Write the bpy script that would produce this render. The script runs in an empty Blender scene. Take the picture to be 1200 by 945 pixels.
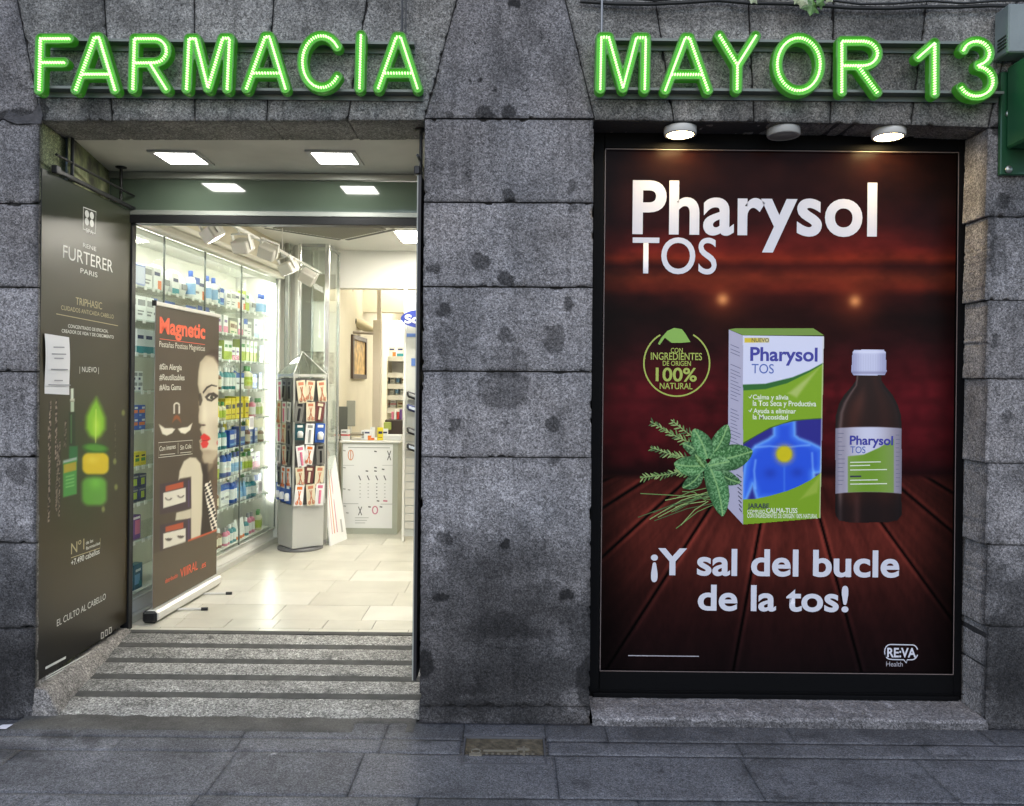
import bpy, math, random
import numpy as np
from mathutils import Matrix, Vector
random.seed(7)
rng = np.random.default_rng(7)
R = math.radians
SC = bpy.context.scene
COL = SC.collection

# ------------------------------------------------------------------ camera, world, sun, exposure
CAM_D, CAM_H, FPX, CX, CY, ROLL = 3.8, 1.6, 940.0, 600.0, 450.0, R(0.6)
cam_data = bpy.data.cameras.new('camera')
cam_data.sensor_width = 36.0
cam_data.lens = 36.0 * FPX / 1200.0
cam_data.shift_y = -22.5 / 1200.0
cam_data.clip_end = 500
cam = bpy.data.objects.new('camera', cam_data)
cam.matrix_world = Matrix.Translation((0, -CAM_D, CAM_H)) @ Matrix.Rotation(R(90), 4, 'X') @ Matrix.Rotation(ROLL, 4, 'Z')
COL.objects.link(cam)
SC.camera = cam

SUN_EL, SUN_AZ = R(38), R(200)
world = bpy.data.worlds.new('World')
SC.world = world
world.use_nodes = True
wn = world.node_tree.nodes
sky = wn.new('ShaderNodeTexSky')
sky.sky_type = 'NISHITA'
sky.sun_disc = False
sky.sun_elevation = SUN_EL
sky.sun_rotation = SUN_AZ
sky.ozone_density = 3.0
world.node_tree.links.new(sky.outputs[0], wn['Background'].inputs[0])
wn['Background'].inputs[1].default_value = 0.15
sun_data = bpy.data.lights.new('sun', 'SUN')
sun_data.energy = 0.6
sun_data.angle = R(25)
sun_data.color = (1.0, 0.96, 0.92)
sun = bpy.data.objects.new('sun', sun_data)
# light travels from the sun towards the scene: sun high behind the camera
sun.rotation_euler = (R(90) - SUN_EL, 0, R(12))
COL.objects.link(sun)

SC.view_settings.view_transform = 'Standard'
SC.view_settings.look = 'None'
SC.view_settings.exposure = 0.5
SC.view_settings.gamma = 1.0
SC.cycles.use_denoising = True
SC.cycles.max_bounces = 8
SC.cycles.transparent_max_bounces = 16
SC.cycles.sample_clamp_indirect = 6.0

# ------------------------------------------------------------------ geometry of the photograph (metres from pixels)
cR, sR = math.cos(ROLL), math.sin(ROLL)
def ray(x, y):
    u, v = x - CX, y - CY
    return ((u * cR + v * sR) / FPX, 1.0, -(-u * sR + v * cR) / FPX)
def P(x, y, Y=0.0):
    d = ray(x, y); D = CAM_D + Y
    return Vector((d[0] * D, Y, CAM_H + d[2] * D))
def on_height(x, y, h):
    d = ray(x, y); t = (h - CAM_H) / d[2]
    return Vector((d[0] * t, t - CAM_D, h))
def project(X, Y, Z):
    D = CAM_D + Y
    U = X / D * FPX; V = -(Z - CAM_H) / D * FPX
    return CX + U * cR - V * sR, CY + U * sR + V * cR

class Frame:
    """a flat vertical board: origin, right and up directions, and the normal towards the viewer"""
    def __init__(self, o, ex, ez=(0, 0, 1)):
        self.o = Vector(o); self.ex = Vector(ex).normalized(); self.ez = Vector(ez).normalized()
        self.n = self.ex.cross(self.ez).normalized()
    def uv(self, x, y):
        d = Vector(ray(x, y)); c = Vector((0, -CAM_D, CAM_H))
        t = (self.o - c).dot(self.n) / d.dot(self.n)
        p = c + d * t - self.o
        return p.dot(self.ex), p.dot(self.ez)
    def at(self, u, v, lift=0.0):
        return self.o + self.ex * u + self.ez * v + self.n * lift
    def matrix(self, u, v, lift=0.0):
        p = self.at(u, v, lift)
        m = Matrix.Identity(4)
        for i in range(3):
            m[i][0] = self.ex[i]; m[i][1] = self.ez[i]; m[i][2] = self.n[i]; m[i][3] = p[i]
        return m

# ------------------------------------------------------------------ materials
def srgb(r, g, b):
    f = lambda c: (c / 255 / 12.92) if c / 255 <= 0.04045 else ((c / 255 + 0.055) / 1.055) ** 2.4
    return (f(r), f(g), f(b))
MATS = {}
def mat(name, color=(0.5, 0.5, 0.5), rough=0.5, metal=0.0, emit=None, strength=0.0, bump=0.0, bscale=60.0, vary=0.0, vscale=8.0, spec=0.5, coat=0.0):
    if name in MATS: return MATS[name]
    m = bpy.data.materials.new(name); m.use_nodes = True
    nt = m.node_tree; b = nt.nodes['Principled BSDF']
    b.inputs['Base Color'].default_value = (*color, 1)
    b.inputs['Roughness'].default_value = rough
    b.inputs['Metallic'].default_value = metal
    b.inputs['Specular IOR Level'].default_value = spec
    if coat: b.inputs['Coat Weight'].default_value = coat
    if emit:
        b.inputs['Emission Color'].default_value = (*emit, 1)
        b.inputs['Emission Strength'].default_value = strength
    if bump or vary:
        tc = nt.nodes.new('ShaderNodeTexCoord')
    if vary:
        n = nt.nodes.new('ShaderNodeTexNoise'); n.inputs['Scale'].default_value = vscale; n.inputs['Detail'].default_value = 6
        nt.links.new(tc.outputs['Object'], n.inputs['Vector'])
        mr = nt.nodes.new('ShaderNodeMapRange'); mr.inputs[1].default_value = 0.3; mr.inputs[2].default_value = 0.7
        mr.inputs[3].default_value = 1 - vary; mr.inputs[4].default_value = 1 + vary
        nt.links.new(n.outputs['Fac'], mr.inputs[0])
        mx = nt.nodes.new('ShaderNodeVectorMath'); mx.operation = 'SCALE'
        mx.inputs[0].default_value = color
        nt.links.new(mr.outputs[0], mx.inputs['Scale'])
        nt.links.new(mx.outputs[0], b.inputs['Base Color'])
    if bump:
        n2 = nt.nodes.new('ShaderNodeTexNoise'); n2.inputs['Scale'].default_value = bscale; n2.inputs['Detail'].default_value = 4
        nt.links.new(tc.outputs['Object'], n2.inputs['Vector'])
        bp = nt.nodes.new('ShaderNodeBump'); bp.inputs['Strength'].default_value = bump; bp.inputs['Distance'].default_value = 0.01
        nt.links.new(n2.outputs['Fac'], bp.inputs['Height'])
        nt.links.new(bp.outputs['Normal'], b.inputs['Normal'])
    MATS[name] = m
    return m

def granite(name, base, contrast=0.45, scale=110.0, bump=0.5, warm=(1, 1, 1), rough=0.85, attr=True, patch=0.35):
    """speckled granite: fine light and dark grains, broad mottling, and the stain attribute of the mesh"""
    m = bpy.data.materials.new(name); m.use_nodes = True
    nt = m.node_tree; N = nt.nodes; L = nt.links; b = N['Principled BSDF']
    b.inputs['Roughness'].default_value = rough
    b.inputs['Specular IOR Level'].default_value = 0.35
    tc = N.new('ShaderNodeTexCoord')
    def noise(s, d, r=0.6):
        n = N.new('ShaderNodeTexNoise'); n.inputs['Scale'].default_value = s; n.inputs['Detail'].default_value = d
        n.inputs['Roughness'].default_value = r
        L.new(tc.outputs['Object'], n.inputs['Vector']); return n
    def rng_(src, a, b_, c, d):
        q = N.new('ShaderNodeMapRange'); q.inputs[1].default_value = a; q.inputs[2].default_value = b_
        q.inputs[3].default_value = c; q.inputs[4].default_value = d; L.new(src, q.inputs[0]); return q.outputs[0]
    def mul(a, b_):
        q = N.new('ShaderNodeMath'); q.operation = 'MULTIPLY'; L.new(a, q.inputs[0])
        if isinstance(b_, float): q.inputs[1].default_value = b_
        else: L.new(b_, q.inputs[1])
        return q.outputs[0]
    g1 = noise(scale, 3, 0.7)
    g2 = noise(3.2, 6, 0.65)
    g3 = noise(scale * 0.28, 4, 0.7)
    f = rng_(g1.outputs['Fac'], 0.33, 0.67, 1 - contrast * .4, 1 + contrast * .4)
    f = mul(f, rng_(g2.outputs['Fac'], 0.3, 0.7, 1 - patch, 1 + patch))
    f = mul(f, rng_(g3.outputs['Fac'], 0.34, 0.66, 1 - contrast * 0.35, 1 + contrast * 0.35))
    for vs, lo, hi in ((scale * 1.9, 1 - contrast * 1.05, 1 + contrast * 1.05), (scale * 3.6, 1 - contrast * .8, 1 + contrast * .8)):
        vo = N.new('ShaderNodeTexVoronoi'); vo.inputs['Scale'].default_value = vs
        L.new(tc.outputs['Object'], vo.inputs['Vector'])
        sx = N.new('ShaderNodeSeparateColor'); L.new(vo.outputs['Color'], sx.inputs[0])
        f = mul(f, rng_(sx.outputs[0], 0.0, 1.0, lo, hi))
    if attr:
        at = N.new('ShaderNodeAttribute'); at.attribute_name = 'tint'
        cm = N.new('ShaderNodeVectorMath'); cm.operation = 'SCALE'
        L.new(at.outputs['Color'], cm.inputs[0]); L.new(f, cm.inputs['Scale'])
        c2 = N.new('ShaderNodeVectorMath'); c2.operation = 'MULTIPLY'
        c2.inputs[1].default_value = base
        L.new(cm.outputs[0], c2.inputs[0]); L.new(c2.outputs[0], b.inputs['Base Color'])
    else:
        cm = N.new('ShaderNodeVectorMath'); cm.operation = 'SCALE'; cm.inputs[0].default_value = base
        L.new(f, cm.inputs['Scale']); L.new(cm.outputs[0], b.inputs['Base Color'])
    ad = N.new('ShaderNodeMath'); ad.operation = 'ADD'
    L.new(g1.outputs['Fac'], ad.inputs[0]); L.new(mul(g3.outputs['Fac'], 2.0), ad.inputs[1])
    bp = N.new('ShaderNodeBump'); bp.inputs['Strength'].default_value = bump; bp.inputs['Distance'].default_value = 0.006
    L.new(ad.outputs[0], bp.inputs['Height']); L.new(bp.outputs['Normal'], b.inputs['Normal'])
    MATS[name] = m
    return m

def painted(name, rough=0.4, gain=1.0, coat=0.0, spec=0.25):
    """flat print carried by the mesh's own colour attribute"""
    if name in MATS: return MATS[name]
    m = bpy.data.materials.new(name); m.use_nodes = True
    nt = m.node_tree; b = nt.nodes['Principled BSDF']
    at = nt.nodes.new('ShaderNodeAttribute'); at.attribute_name = 'print'
    nt.links.new(at.outputs['Color'], b.inputs['Base Color'])
    b.inputs['Roughness'].default_value = rough
    b.inputs['Specular IOR Level'].default_value = spec
    b.inputs['Coat Weight'].default_value = coat
    b.inputs['Coat Roughness'].default_value = 0.15
    MATS[name] = m
    return m

def glass(name, tint=(0.97, 1.0, 0.98), k=0.0):
    m = bpy.data.materials.new(name); m.use_nodes = True
    nt = m.node_tree; nt.nodes.clear()
    o = nt.nodes.new('ShaderNodeOutputMaterial'); t = nt.nodes.new('ShaderNodeBsdfTransparent'); t.inputs[0].default_value = (*tint, 1)
    g = nt.nodes.new('ShaderNodeBsdfGlossy'); g.inputs['Roughness'].default_value = 0.03
    fr = nt.nodes.new('ShaderNodeLayerWeight'); fr.inputs[0].default_value = .5
    mx = nt.nodes.new('ShaderNodeMixShader')
    pw = nt.nodes.new('ShaderNodeMath'); pw.operation = 'POWER'; pw.inputs[1].default_value = 5
    a = nt.nodes.new('ShaderNodeMath'); a.operation = 'MULTIPLY_ADD'; a.inputs[1].default_value = .9; a.inputs[2].default_value = .03 + k
    nt.links.new(fr.outputs['Facing'], pw.inputs[0]); nt.links.new(pw.outputs[0], a.inputs[0]); nt.links.new(a.outputs[0], mx.inputs[0])
    nt.links.new(t.outputs[0], mx.inputs[1]); nt.links.new(g.outputs[0], mx.inputs[2]); nt.links.new(mx.outputs[0], o.inputs[0])
    MATS[name] = m
    return m

# ------------------------------------------------------------------ noise in numpy
def _h(ix, iy, s):
    n = np.sin(ix * 127.1 + iy * 311.7 + s * 74.7) * 43758.5453
    return n - np.floor(n)
def vnoise(x, y, s=0):
    x = np.asarray(x, float); y = np.asarray(y, float)
    ix, iy = np.floor(x), np.floor(y); fx, fy = x - ix, y - iy
    fx = fx * fx * (3 - 2 * fx); fy = fy * fy * (3 - 2 * fy)
    a, b, c, d = _h(ix, iy, s), _h(ix + 1, iy, s), _h(ix, iy + 1, s), _h(ix + 1, iy + 1, s)
    return (a * (1 - fx) + b * fx) * (1 - fy) + (c * (1 - fx) + d * fx) * fy
def fbm(x, y, s=0, o=4):
    t = 0; a = 0.5; w = 0
    for k in range(o):
        t = t + a * vnoise(x * 2 ** k, y * 2 ** k, s + k); w += a; a *= 0.5
    return t / w
def smooth(e0, e1, x):
    t = np.clip((x - e0) / (e1 - e0), 0, 1); return t * t * (3 - 2 * t)

# signed distances, for print and for letters
def sd_seg(px, py, a, b):
    ax, ay = a; bx, by = b
    dx, dy = bx - ax, by - ay
    t = np.clip(((px - ax) * dx + (py - ay) * dy) / (dx * dx + dy * dy + 1e-12), 0, 1)
    return np.hypot(px - ax - t * dx, py - ay - t * dy)
def sd_line(px, py, pts):
    d = np.full(np.shape(px), 1e9)
    for a, b in zip(pts[:-1], pts[1:]): d = np.minimum(d, sd_seg(px, py, a, b))
    return d
def sd_poly(px, py, pts):
    d = sd_line(px, py, list(pts) + [pts[0]])
    ins = np.zeros(np.shape(px), bool)
    n = len(pts)
    for i in range(n):
        x1, y1 = pts[i]; x2, y2 = pts[(i + 1) % n]
        c = ((y1 > py) != (y2 > py)) & (px < (x2 - x1) * (py - y1) / ((y2 - y1) if y2 != y1 else 1e-9) + x1)
        ins ^= c
    return np.where(ins, -d, d)
def sd_ell(px, py, c, rx, ry, ang=0):
    dx, dy = px - c[0], py - c[1]
    ca, sa = math.cos(ang), math.sin(ang)
    u, v = dx * ca + dy * sa, -dx * sa + dy * ca
    return (np.hypot(u / rx, v / ry) - 1) * min(rx, ry)
def put(img, d, col, soft=0.6, alpha=1.0):
    """lay a flat ink colour (sRGB 0-255) where d is below zero"""
    a = np.clip(0.5 - d / (2 * soft), 0, 1) * alpha
    c = np.array(col, float)
    img[:] = img * (1 - a[..., None]) + c * a[..., None]
def mix(img, a, col):
    img[:] = img * (1 - a[..., None]) + np.array(col, float) * a[..., None]
def lin(img):
    c = np.clip(img, 0, 255) / 255
    return np.where(c <= 0.04045, c / 12.92, ((c + 0.055) / 1.055) ** 2.4)

# ------------------------------------------------------------------ mesh building
class MB:
    def __init__(self): self.v = []; self.f = []; self.m = []; self.mats = []; self.smooth = []
    def mi(self, m):
        if m is None: return 0
        if m not in self.mats: self.mats.append(m)
        return self.mats.index(m)
    def add(self, vs, fs, m=None, M=None, smooth=False):
        o = len(self.v)
        for p in vs:
            p = Vector(p)
            self.v.append(M @ p if M is not None else p)
        k = self.mi(m)
        for f in fs: self.f.append(tuple(o + i for i in f)); self.m.append(k); self.smooth.append(smooth)
        return self
    def box(self, x0, x1, y0, y1, z0, z1, m=None, M=None, b=0.0):
        if b <= 0:
            vs = [(x, y, z) for z in (z0, z1) for x, y in ((x0, y0), (x1, y0), (x1, y1), (x0, y1))]
            return self.add(vs, [(0, 3, 2, 1), (4, 5, 6, 7), (0, 1, 5, 4), (1, 2, 6, 5), (2, 3, 7, 6), (3, 0, 4, 7)], m, M)
        vs = []
        for z, zi in ((z0, b), (z1, -b)):
            for x, xi, y, yi in ((x0, b, y0, b), (x1, -b, y0, b), (x1, -b, y1, -b), (x0, b, y1, -b)):
                vs += [(x, y + yi, z + zi), (x + xi, y, z + zi), (x + xi, y + yi, z)]
        F = []
        def i(z, c, k): return z * 12 + c * 3 + k
        F.append(tuple(i(0, c, 2) for c in (0, 3, 2, 1))); F.append(tuple(i(1, c, 2) for c in (0, 1, 2, 3)))
        F.append((i(0, 0, 1), i(0, 1, 1), i(1, 1, 1), i(1, 0, 1))); F.append((i(0, 2, 1), i(0, 3, 1), i(1, 3, 1), i(1, 2, 1)))
        F.append((i(0, 1, 0), i(0, 2, 0), i(1, 2, 0), i(1, 1, 0))); F.append((i(0, 3, 0), i(0, 0, 0), i(1, 0, 0), i(1, 3, 0)))
        for c, s in ((0, 1), (1, -1), (2, 1), (3, -1)):
            q = (i(0, c, 0), i(0, c, 1), i(1, c, 1), i(1, c, 0)); F.append(q)
            F.append((i(0, c, 0), i(0, c, 1), i(0, c, 2))); F.append((i(1, c, 0), i(1, c, 1), i(1, c, 2)))
        for z in (0, 1):
            F.append((i(z, 0, 1), i(z, 1, 1), i(z, 1, 2), i(z, 0, 2))); F.append((i(z, 2, 1), i(z, 3, 1), i(z, 3, 2), i(z, 2, 2)))
            F.append((i(z, 1, 0), i(z, 2, 0), i(z, 2, 2), i(z, 1, 2))); F.append((i(z, 3, 0), i(z, 0, 0), i(z, 0, 2), i(z, 3, 2)))
        return self.add(vs, F, m, M)
    def tube(self, pts, r, m=None, n=10, M=None, cap=True, smooth=True):
        pts = [Vector(p) for p in pts]
        rs = r if isinstance(r, (list, tuple)) else [r] * len(pts)
        vs = []; F = []
        up = None
        for k, p in enumerate(pts):
            t = (pts[min(k + 1, len(pts) - 1)] - pts[max(k - 1, 0)]).normalized()
            a = Vector((0, 0, 1)) if abs(t.z) < 0.9 else Vector((1, 0, 0))
            if up is not None: a = up
            s = t.cross(a).normalized(); up = s.cross(t).normalized()
            for j in range(n):
                w = 2 * math.pi * j / n
                vs.append(p + (s * math.cos(w) + up * math.sin(w)) * rs[k])
        for k in range(len(pts) - 1):
            for j in range(n):
                a, b = k * n + j, k * n + (j + 1) % n
                F.append((a, b, b + n, a + n))
        self.add(vs, F, m, M, smooth)
        if cap:
            self.add(vs[:n], [tuple(range(n - 1, -1, -1))], m, M); self.add(vs[-n:], [tuple(range(n))], m, M)
        return self
    def lathe(self, prof, c=(0, 0, 0), m=None, n=20, M=None, smooth=True):
        vs = []; F = []
        for r, z in prof:
            for j in range(n):
                w = 2 * math.pi * j / n
                vs.append((c[0] + r * math.cos(w), c[1] + r * math.sin(w), c[2] + z))
        for k in range(len(prof) - 1):
            for j in range(n):
                a, b = k * n + j, k * n + (j + 1) % n
                F.append((a, b, b + n, a + n))
        self.add(vs, F, m, M, smooth)
        k = len(prof) - 1
        self.add(vs[k * n:], [tuple(range(n))], m, M); self.add(vs[:n], [tuple(range(n - 1, -1, -1))], m, M)
        return self
    def prism(self, poly, y0, y1, m=None, M=None):
        """poly: (x, z) points, extruded from y0 (front) to y1"""
        n = len(poly)
        vs = [(x, y0, z) for x, z in poly] + [(x, y1, z) for x, z in poly]
        F = [tuple(range(n)), tuple(range(2 * n - 1, n - 1, -1))] + [(i, n + i, n + (i + 1) % n, (i + 1) % n) for i in range(n)]
        return self.add(vs, F, m, M)
    def data(self, name, m=None):
        me = bpy.data.meshes.new(name)
        me.from_pydata([tuple(p) for p in self.v], [], self.f)
        mats = self.mats if self.mats else [m]
        if self.mats and m is not None and m not in self.mats: pass
        for q in mats: me.materials.append(q)
        if len(mats) > 1: me.polygons.foreach_set('material_index', self.m)
        me.polygons.foreach_set('use_smooth', self.smooth)
        me.update()
        return me
    def build(self, name, m=None, parent=None, **kw):
        return link(name, self.data(name, m), parent, **kw)

def link(name, me, parent=None, label=None, cat=None, group=None, kind=None, loc=None, rotz=None):
    o = bpy.data.objects.new(name, me); COL.objects.link(o)
    if parent is not None: o.parent = parent
    if loc is not None: o.location = loc
    if rotz is not None: o.rotation_euler = (0, 0, rotz)
    return tag(o, label, cat, group, kind)
def tag(o, label=None, cat=None, group=None, kind=None):
    if label: o['label'] = label
    if cat: o['category'] = cat
    if group: o['group'] = group
    if kind: o['kind'] = kind
    return o
def thing(name, label, cat, loc=(0, 0, 0), rotz=0.0, group=None):
    o = bpy.data.objects.new(name, None); COL.objects.link(o)
    o.empty_display_size = 0.1
    o.location = loc; o.rotation_euler = (0, 0, rotz)
    return tag(o, label, cat, group)
def wm(o):
    m = Matrix.Identity(4)
    while o is not None:
        m = (Matrix.Translation(o.location) @ o.rotation_euler.to_matrix().to_4x4()) @ m
        o = o.parent
    return m
def world_part(name, mb, m, root, **kw):
    """a part whose mesh was written in world coordinates, hung under a placed Empty"""
    me = mb.data(name, m) if isinstance(mb, MB) else mb
    if root is not None: me.transform(wm(root).inverted())
    return link(name, me, root, **kw)
def copy_tree(o, parent=None):
    c = o.copy(); COL.objects.link(c)
    if parent is not None: c.parent = parent
    for ch in list(o.children): copy_tree(ch, c)
    return c

# print in a colour attribute: a grid on a Frame, painted by a function of photograph-plane positions
def paint_grid(name, fr, u0, u1, v0, v1, step, fn, m, parent, lift=0.0, keep=None, **kw):
    su, sv = (step, step) if not isinstance(step, tuple) else step
    nu, nv = max(1, int(round((u1 - u0) / su))), max(1, int(round((v1 - v0) / sv)))
    us = np.linspace(u0, u1, nu + 1); vs = np.linspace(v0, v1, nv + 1)
    U, V = np.meshgrid(us, vs)
    o, ex, ez, n = (np.array(q) for q in (fr.o, fr.ex, fr.ez, fr.n))
    pts = o + U[..., None] * ex + V[..., None] * ez + n * lift
    px, py = project(pts[..., 0], pts[..., 1], pts[..., 2])
    img = fn(px, py)
    i = np.arange((nu + 1) * (nv + 1)).reshape(nv + 1, nu + 1)
    q = np.stack([i[:-1, :-1], i[:-1, 1:], i[1:, 1:], i[1:, :-1]], -1).reshape(-1, 4)
    if keep is not None:
        k = keep(px, py)
        kk = (k[:-1, :-1] & k[:-1, 1:] & k[1:, 1:] & k[1:, :-1]).reshape(-1)
        q = q[kk]
    return grid_mesh(name, pts.reshape(-1, 3), q, lin(img).reshape(-1, 3), 'print', m, parent, **kw)
def grid_mesh(name, pts, quads, cols, attr, m, parent, smooth=False, **kw):
    used = np.unique(quads); remap = np.full(len(pts), -1); remap[used] = np.arange(len(used))
    pts = pts[used]; quads = remap[quads]; cols = cols[used] if cols is not None else None
    me = bpy.data.meshes.new(name)
    me.vertices.add(len(pts)); me.vertices.foreach_set('co', pts.astype(np.float32).ravel())
    me.loops.add(quads.size); me.loops.foreach_set('vertex_index', quads.astype(np.int32).ravel())
    me.polygons.add(len(quads)); me.polygons.foreach_set('loop_start', np.arange(0, quads.size, 4, dtype=np.int32))
    me.update(calc_edges=True)
    if smooth: me.polygons.foreach_set('use_smooth', np.ones(len(quads), bool))
    if cols is not None:
        a = me.color_attributes.new(attr, 'FLOAT_COLOR', 'POINT')
        a.data.foreach_set('color', np.concatenate([cols, np.ones((len(cols), 1))], 1).astype(np.float32).ravel())
    me.materials.append(m)
    if parent is not None: me.transform(wm(parent).inverted())
    return link(name, me, parent, **kw)

# lettering from Blender's built-in font, fitted between a baseline-left and a cap-top-right pixel
CAP = None
def text_mesh(s, offset=0.0, spacing=1.0, shear=0.0):
    cu = bpy.data.curves.new('t', 'FONT'); cu.body = s; cu.size = 1.0; cu.offset = offset
    cu.space_character = spacing; cu.resolution_u = 6; cu.shear = shear
    ob = bpy.data.objects.new('t', cu); COL.objects.link(ob)
    bpy.context.view_layer.update()
    dg = bpy.context.evaluated_depsgraph_get()
    me = bpy.data.meshes.new_from_object(ob.evaluated_get(dg))
    bpy.data.objects.remove(ob); bpy.data.curves.remove(cu)
    return me
def text_fit(s, fr, bl, tr, m, parent, offset=0.0, lift=0.0012, spacing=1.0, shear=0.0, name='lettering', cap=None):
    global CAP
    if CAP is None:
        q = text_mesh('H'); CAP = max(v.co.y for v in q.vertices); bpy.data.meshes.remove(q)
    me = text_mesh(s, offset, spacing, shear)
    xs = [v.co.x for v in me.vertices]
    u0, v0 = fr.uv(*bl); u1, v1 = fr.uv(*tr)
    if cap is not None: v1 = v0 + cap
    sx = (u1 - u0) / (max(xs) - min(xs)); sy = (v1 - v0) / CAP
    T = fr.matrix(u0, v0, lift) @ Matrix.Diagonal((sx, sy, 1, 1)) @ Matrix.Translation((-min(xs), 0, 0))
    me.transform(T)
    me.materials.clear(); me.materials.append(m)
    me.name = name
    if parent is not None: me.transform(wm(parent).inverted())
    return link(name, me, parent)
def flat_poly(name, fr, pts, m, parent, lift=0.0012, px=True):
    q = [fr.uv(*p) if px else p for p in pts]
    mb = MB(); mb.add([fr.at(u, v, lift) for u, v in q], [tuple(range(len(q)))], m)
    return world_part(name, mb, m, parent)
def stroke(fr, pts, w, closed=False, lift=0.0012, mb=None, m=None, px=True):
    """a flat line of print of width w metres"""
    q = [fr.uv(*p) if px else p for p in pts]
    mb = mb or MB()
    n = len(q); L = []
    for i in range(n):
        a = Vector(q[(i - 1) % n] if (closed or i > 0) else q[i]); b = Vector(q[(i + 1) % n] if (closed or i < n - 1) else q[i])
        t = (b - a).normalized(); nn = Vector((-t.y, t.x))
        L.append((Vector(q[i]) + nn * w / 2, Vector(q[i]) - nn * w / 2))
    vs = [fr.at(p.x, p.y, lift) for pr in L for p in pr]
    F = [(2 * i, 2 * i + 1, (2 * i + 3) % (2 * n), (2 * i + 2) % (2 * n)) for i in range(n if closed else n - 1)]
    mb.add(vs, F, m)
    return mb

# ================================================================== STONE FRONT OF THE BUILDING
M_STONE = granite('granite_blocks', (0.200, 0.191, 0.192), contrast=0.5, scale=85, bump=0.65, patch=.32)
M_SOFFIT = M_STONE
M_CORE = mat('dark_mortar', (0.035, 0.033, 0.033), 0.95, bump=0.6, bscale=80)

# stains and pock marks of the front, in photograph pixels: x, y, rx, ry, darkness
STAINS = [(568, 132, 10, 9, .55), (597, 132, 9, 8, .6), (527, 134, 6, 4, .5), (596, 228, 6, 6, .5), (671, 245, 6, 5, .45), (669, 219, 5, 7, .35),
          (549, 203, 4, 6, .3), (507, 314, 9, 6, .5), (563, 307, 10, 9, .5), (593, 327, 10, 10, .6), (520, 364, 7, 9, .5), (666, 357, 6, 8, .55),
          (593, 392, 9, 9, .45), (651, 398, 12, 17, .42), (522, 398, 14, 18, .32), (590, 455, 30, 22, .34), (592, 424, 26, 18, .26), (592, 470, 26, 10, .15), (534, 497, 8, 9, .5),
          (591, 495, 4, 3, .4), (647, 498, 7, 9, .55), (651, 540, 6, 5, .4), (592, 638, 5, 6, .75), (522, 631, 10, 6, .5), (517, 699, 10, 6, .75), (664, 699, 9, 6, .75),
          (590, 655, 75, 25, .22), (590, 700, 85, 60, .3), (498, 777, 9, 17, .8), (592, 742, 60, 26, .4), (600, 790, 90, 30, .38), (540, 820, 60, 22, .35),
          (25, 137, 24, 9, .6), (50, 128, 7, 14, .6), (20, 553, 12, 14, .35), (10, 680, 40, 60, .35), (15, 790, 50, 60, .5), (44, 600, 6, 200, .35), (44, 260, 5, 90, .35),
          (1170, 150, 7, 9, .6), (1175, 235, 9, 10, .45), (1168, 300, 10, 25, .3), (1163, 275, 4, 30, .4), (1182, 490, 5, 8, .4), (1166, 400, 4, 8, .5), (1180, 700, 30, 60, .25),
          (1178, 790, 36, 60, .4), (602, 5, 7, 5, .8), (557, 51, 2, 2, .9), (550, 93, 2, 2, .9), (565, 93, 2, 2, .9), (581, 105, 2, 2, .9), (616, 105, 2, 2, .9),
          (870, 135, 30, 12, .3), (780, 20, 60, 12, .3), (1040, 30, 70, 22, .35), (900, 20, 80, 14, .3), (180, 30, 60, 16, .2), (110, 125, 60, 10, .2), (690, 800, 14, 30, .5), (676, 820, 18, 14, -.5),
          (600, 752, 34, 6, -.6), (560, 817, 26, 2.5, -.5), (160, 127, 14, 4, -.45), (1186, 640, 10, 12, -.3)]
def stain_tint(px, py):
    wx = px + 6 * (vnoise(px / 8, py / 8, 3) - .5) + 2.5 * (vnoise(px / 3, py / 3, 8) - .5)
    wy = py + 6 * (vnoise(px / 8, py / 8, 5) - .5) + 2.5 * (vnoise(px / 3, py / 3, 9) - .5)
    t = np.ones(np.shape(px))
    for x, y, rx, ry, k in STAINS:
        d = np.hypot((wx - x) / rx, (wy - y) / ry)
        a = 1 - smooth(0.9, 1.08, d) if max(rx, ry) < 40 else 1 - smooth(0.35, 1.25, d)
        ring = np.exp(-((d - 1.0) / .09) ** 2) * .22 if 4 < max(rx, ry) < 40 else 0
        t = t * (1 - min(.85, k * 1.25) * a - ring * (k > 0))
    # splashed dirt of the base courses, with an uneven upper edge
    h = py + 70 * (fbm(px / 60, py / 60, 11) - .5) + 30 * (fbm(px / 14, py / 14, 12) - .5)
    t = t * (1 - .68 * smooth(590, 740, h))
    # small pits, pale lime patches, edge grime
    pit = smooth(.83, .90, vnoise(wx / 2.6, wy / 2.6, 61)) * smooth(.45, .6, fbm(px / 40, py / 40, 62)); t = t * (1 - .5 * pit)
    lime = smooth(.60, .74, fbm(px / 34, py / 26, 63, 5)) * smooth(560, 640, py + 60 * (fbm(px / 50, py / 50, 64) - .5)); t = t * (1 + .55 * lime)
    cl = fbm(px / 90, py / 70, 66, 6); t = t * (.86 + .30 * cl / .5 * .5 + .22 * (cl - .5))
    dk = smooth(.55, .75, fbm(px / 55, py / 80, 65, 5)); t = t * (1 - .34 * dk)
    # run-off streaks
    st = fbm(px / 9, py / 160, 21, 5)
    t = t * (1 - .22 * smooth(.52, .75, st))
    return np.clip(t, .08, 1.6)

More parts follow.
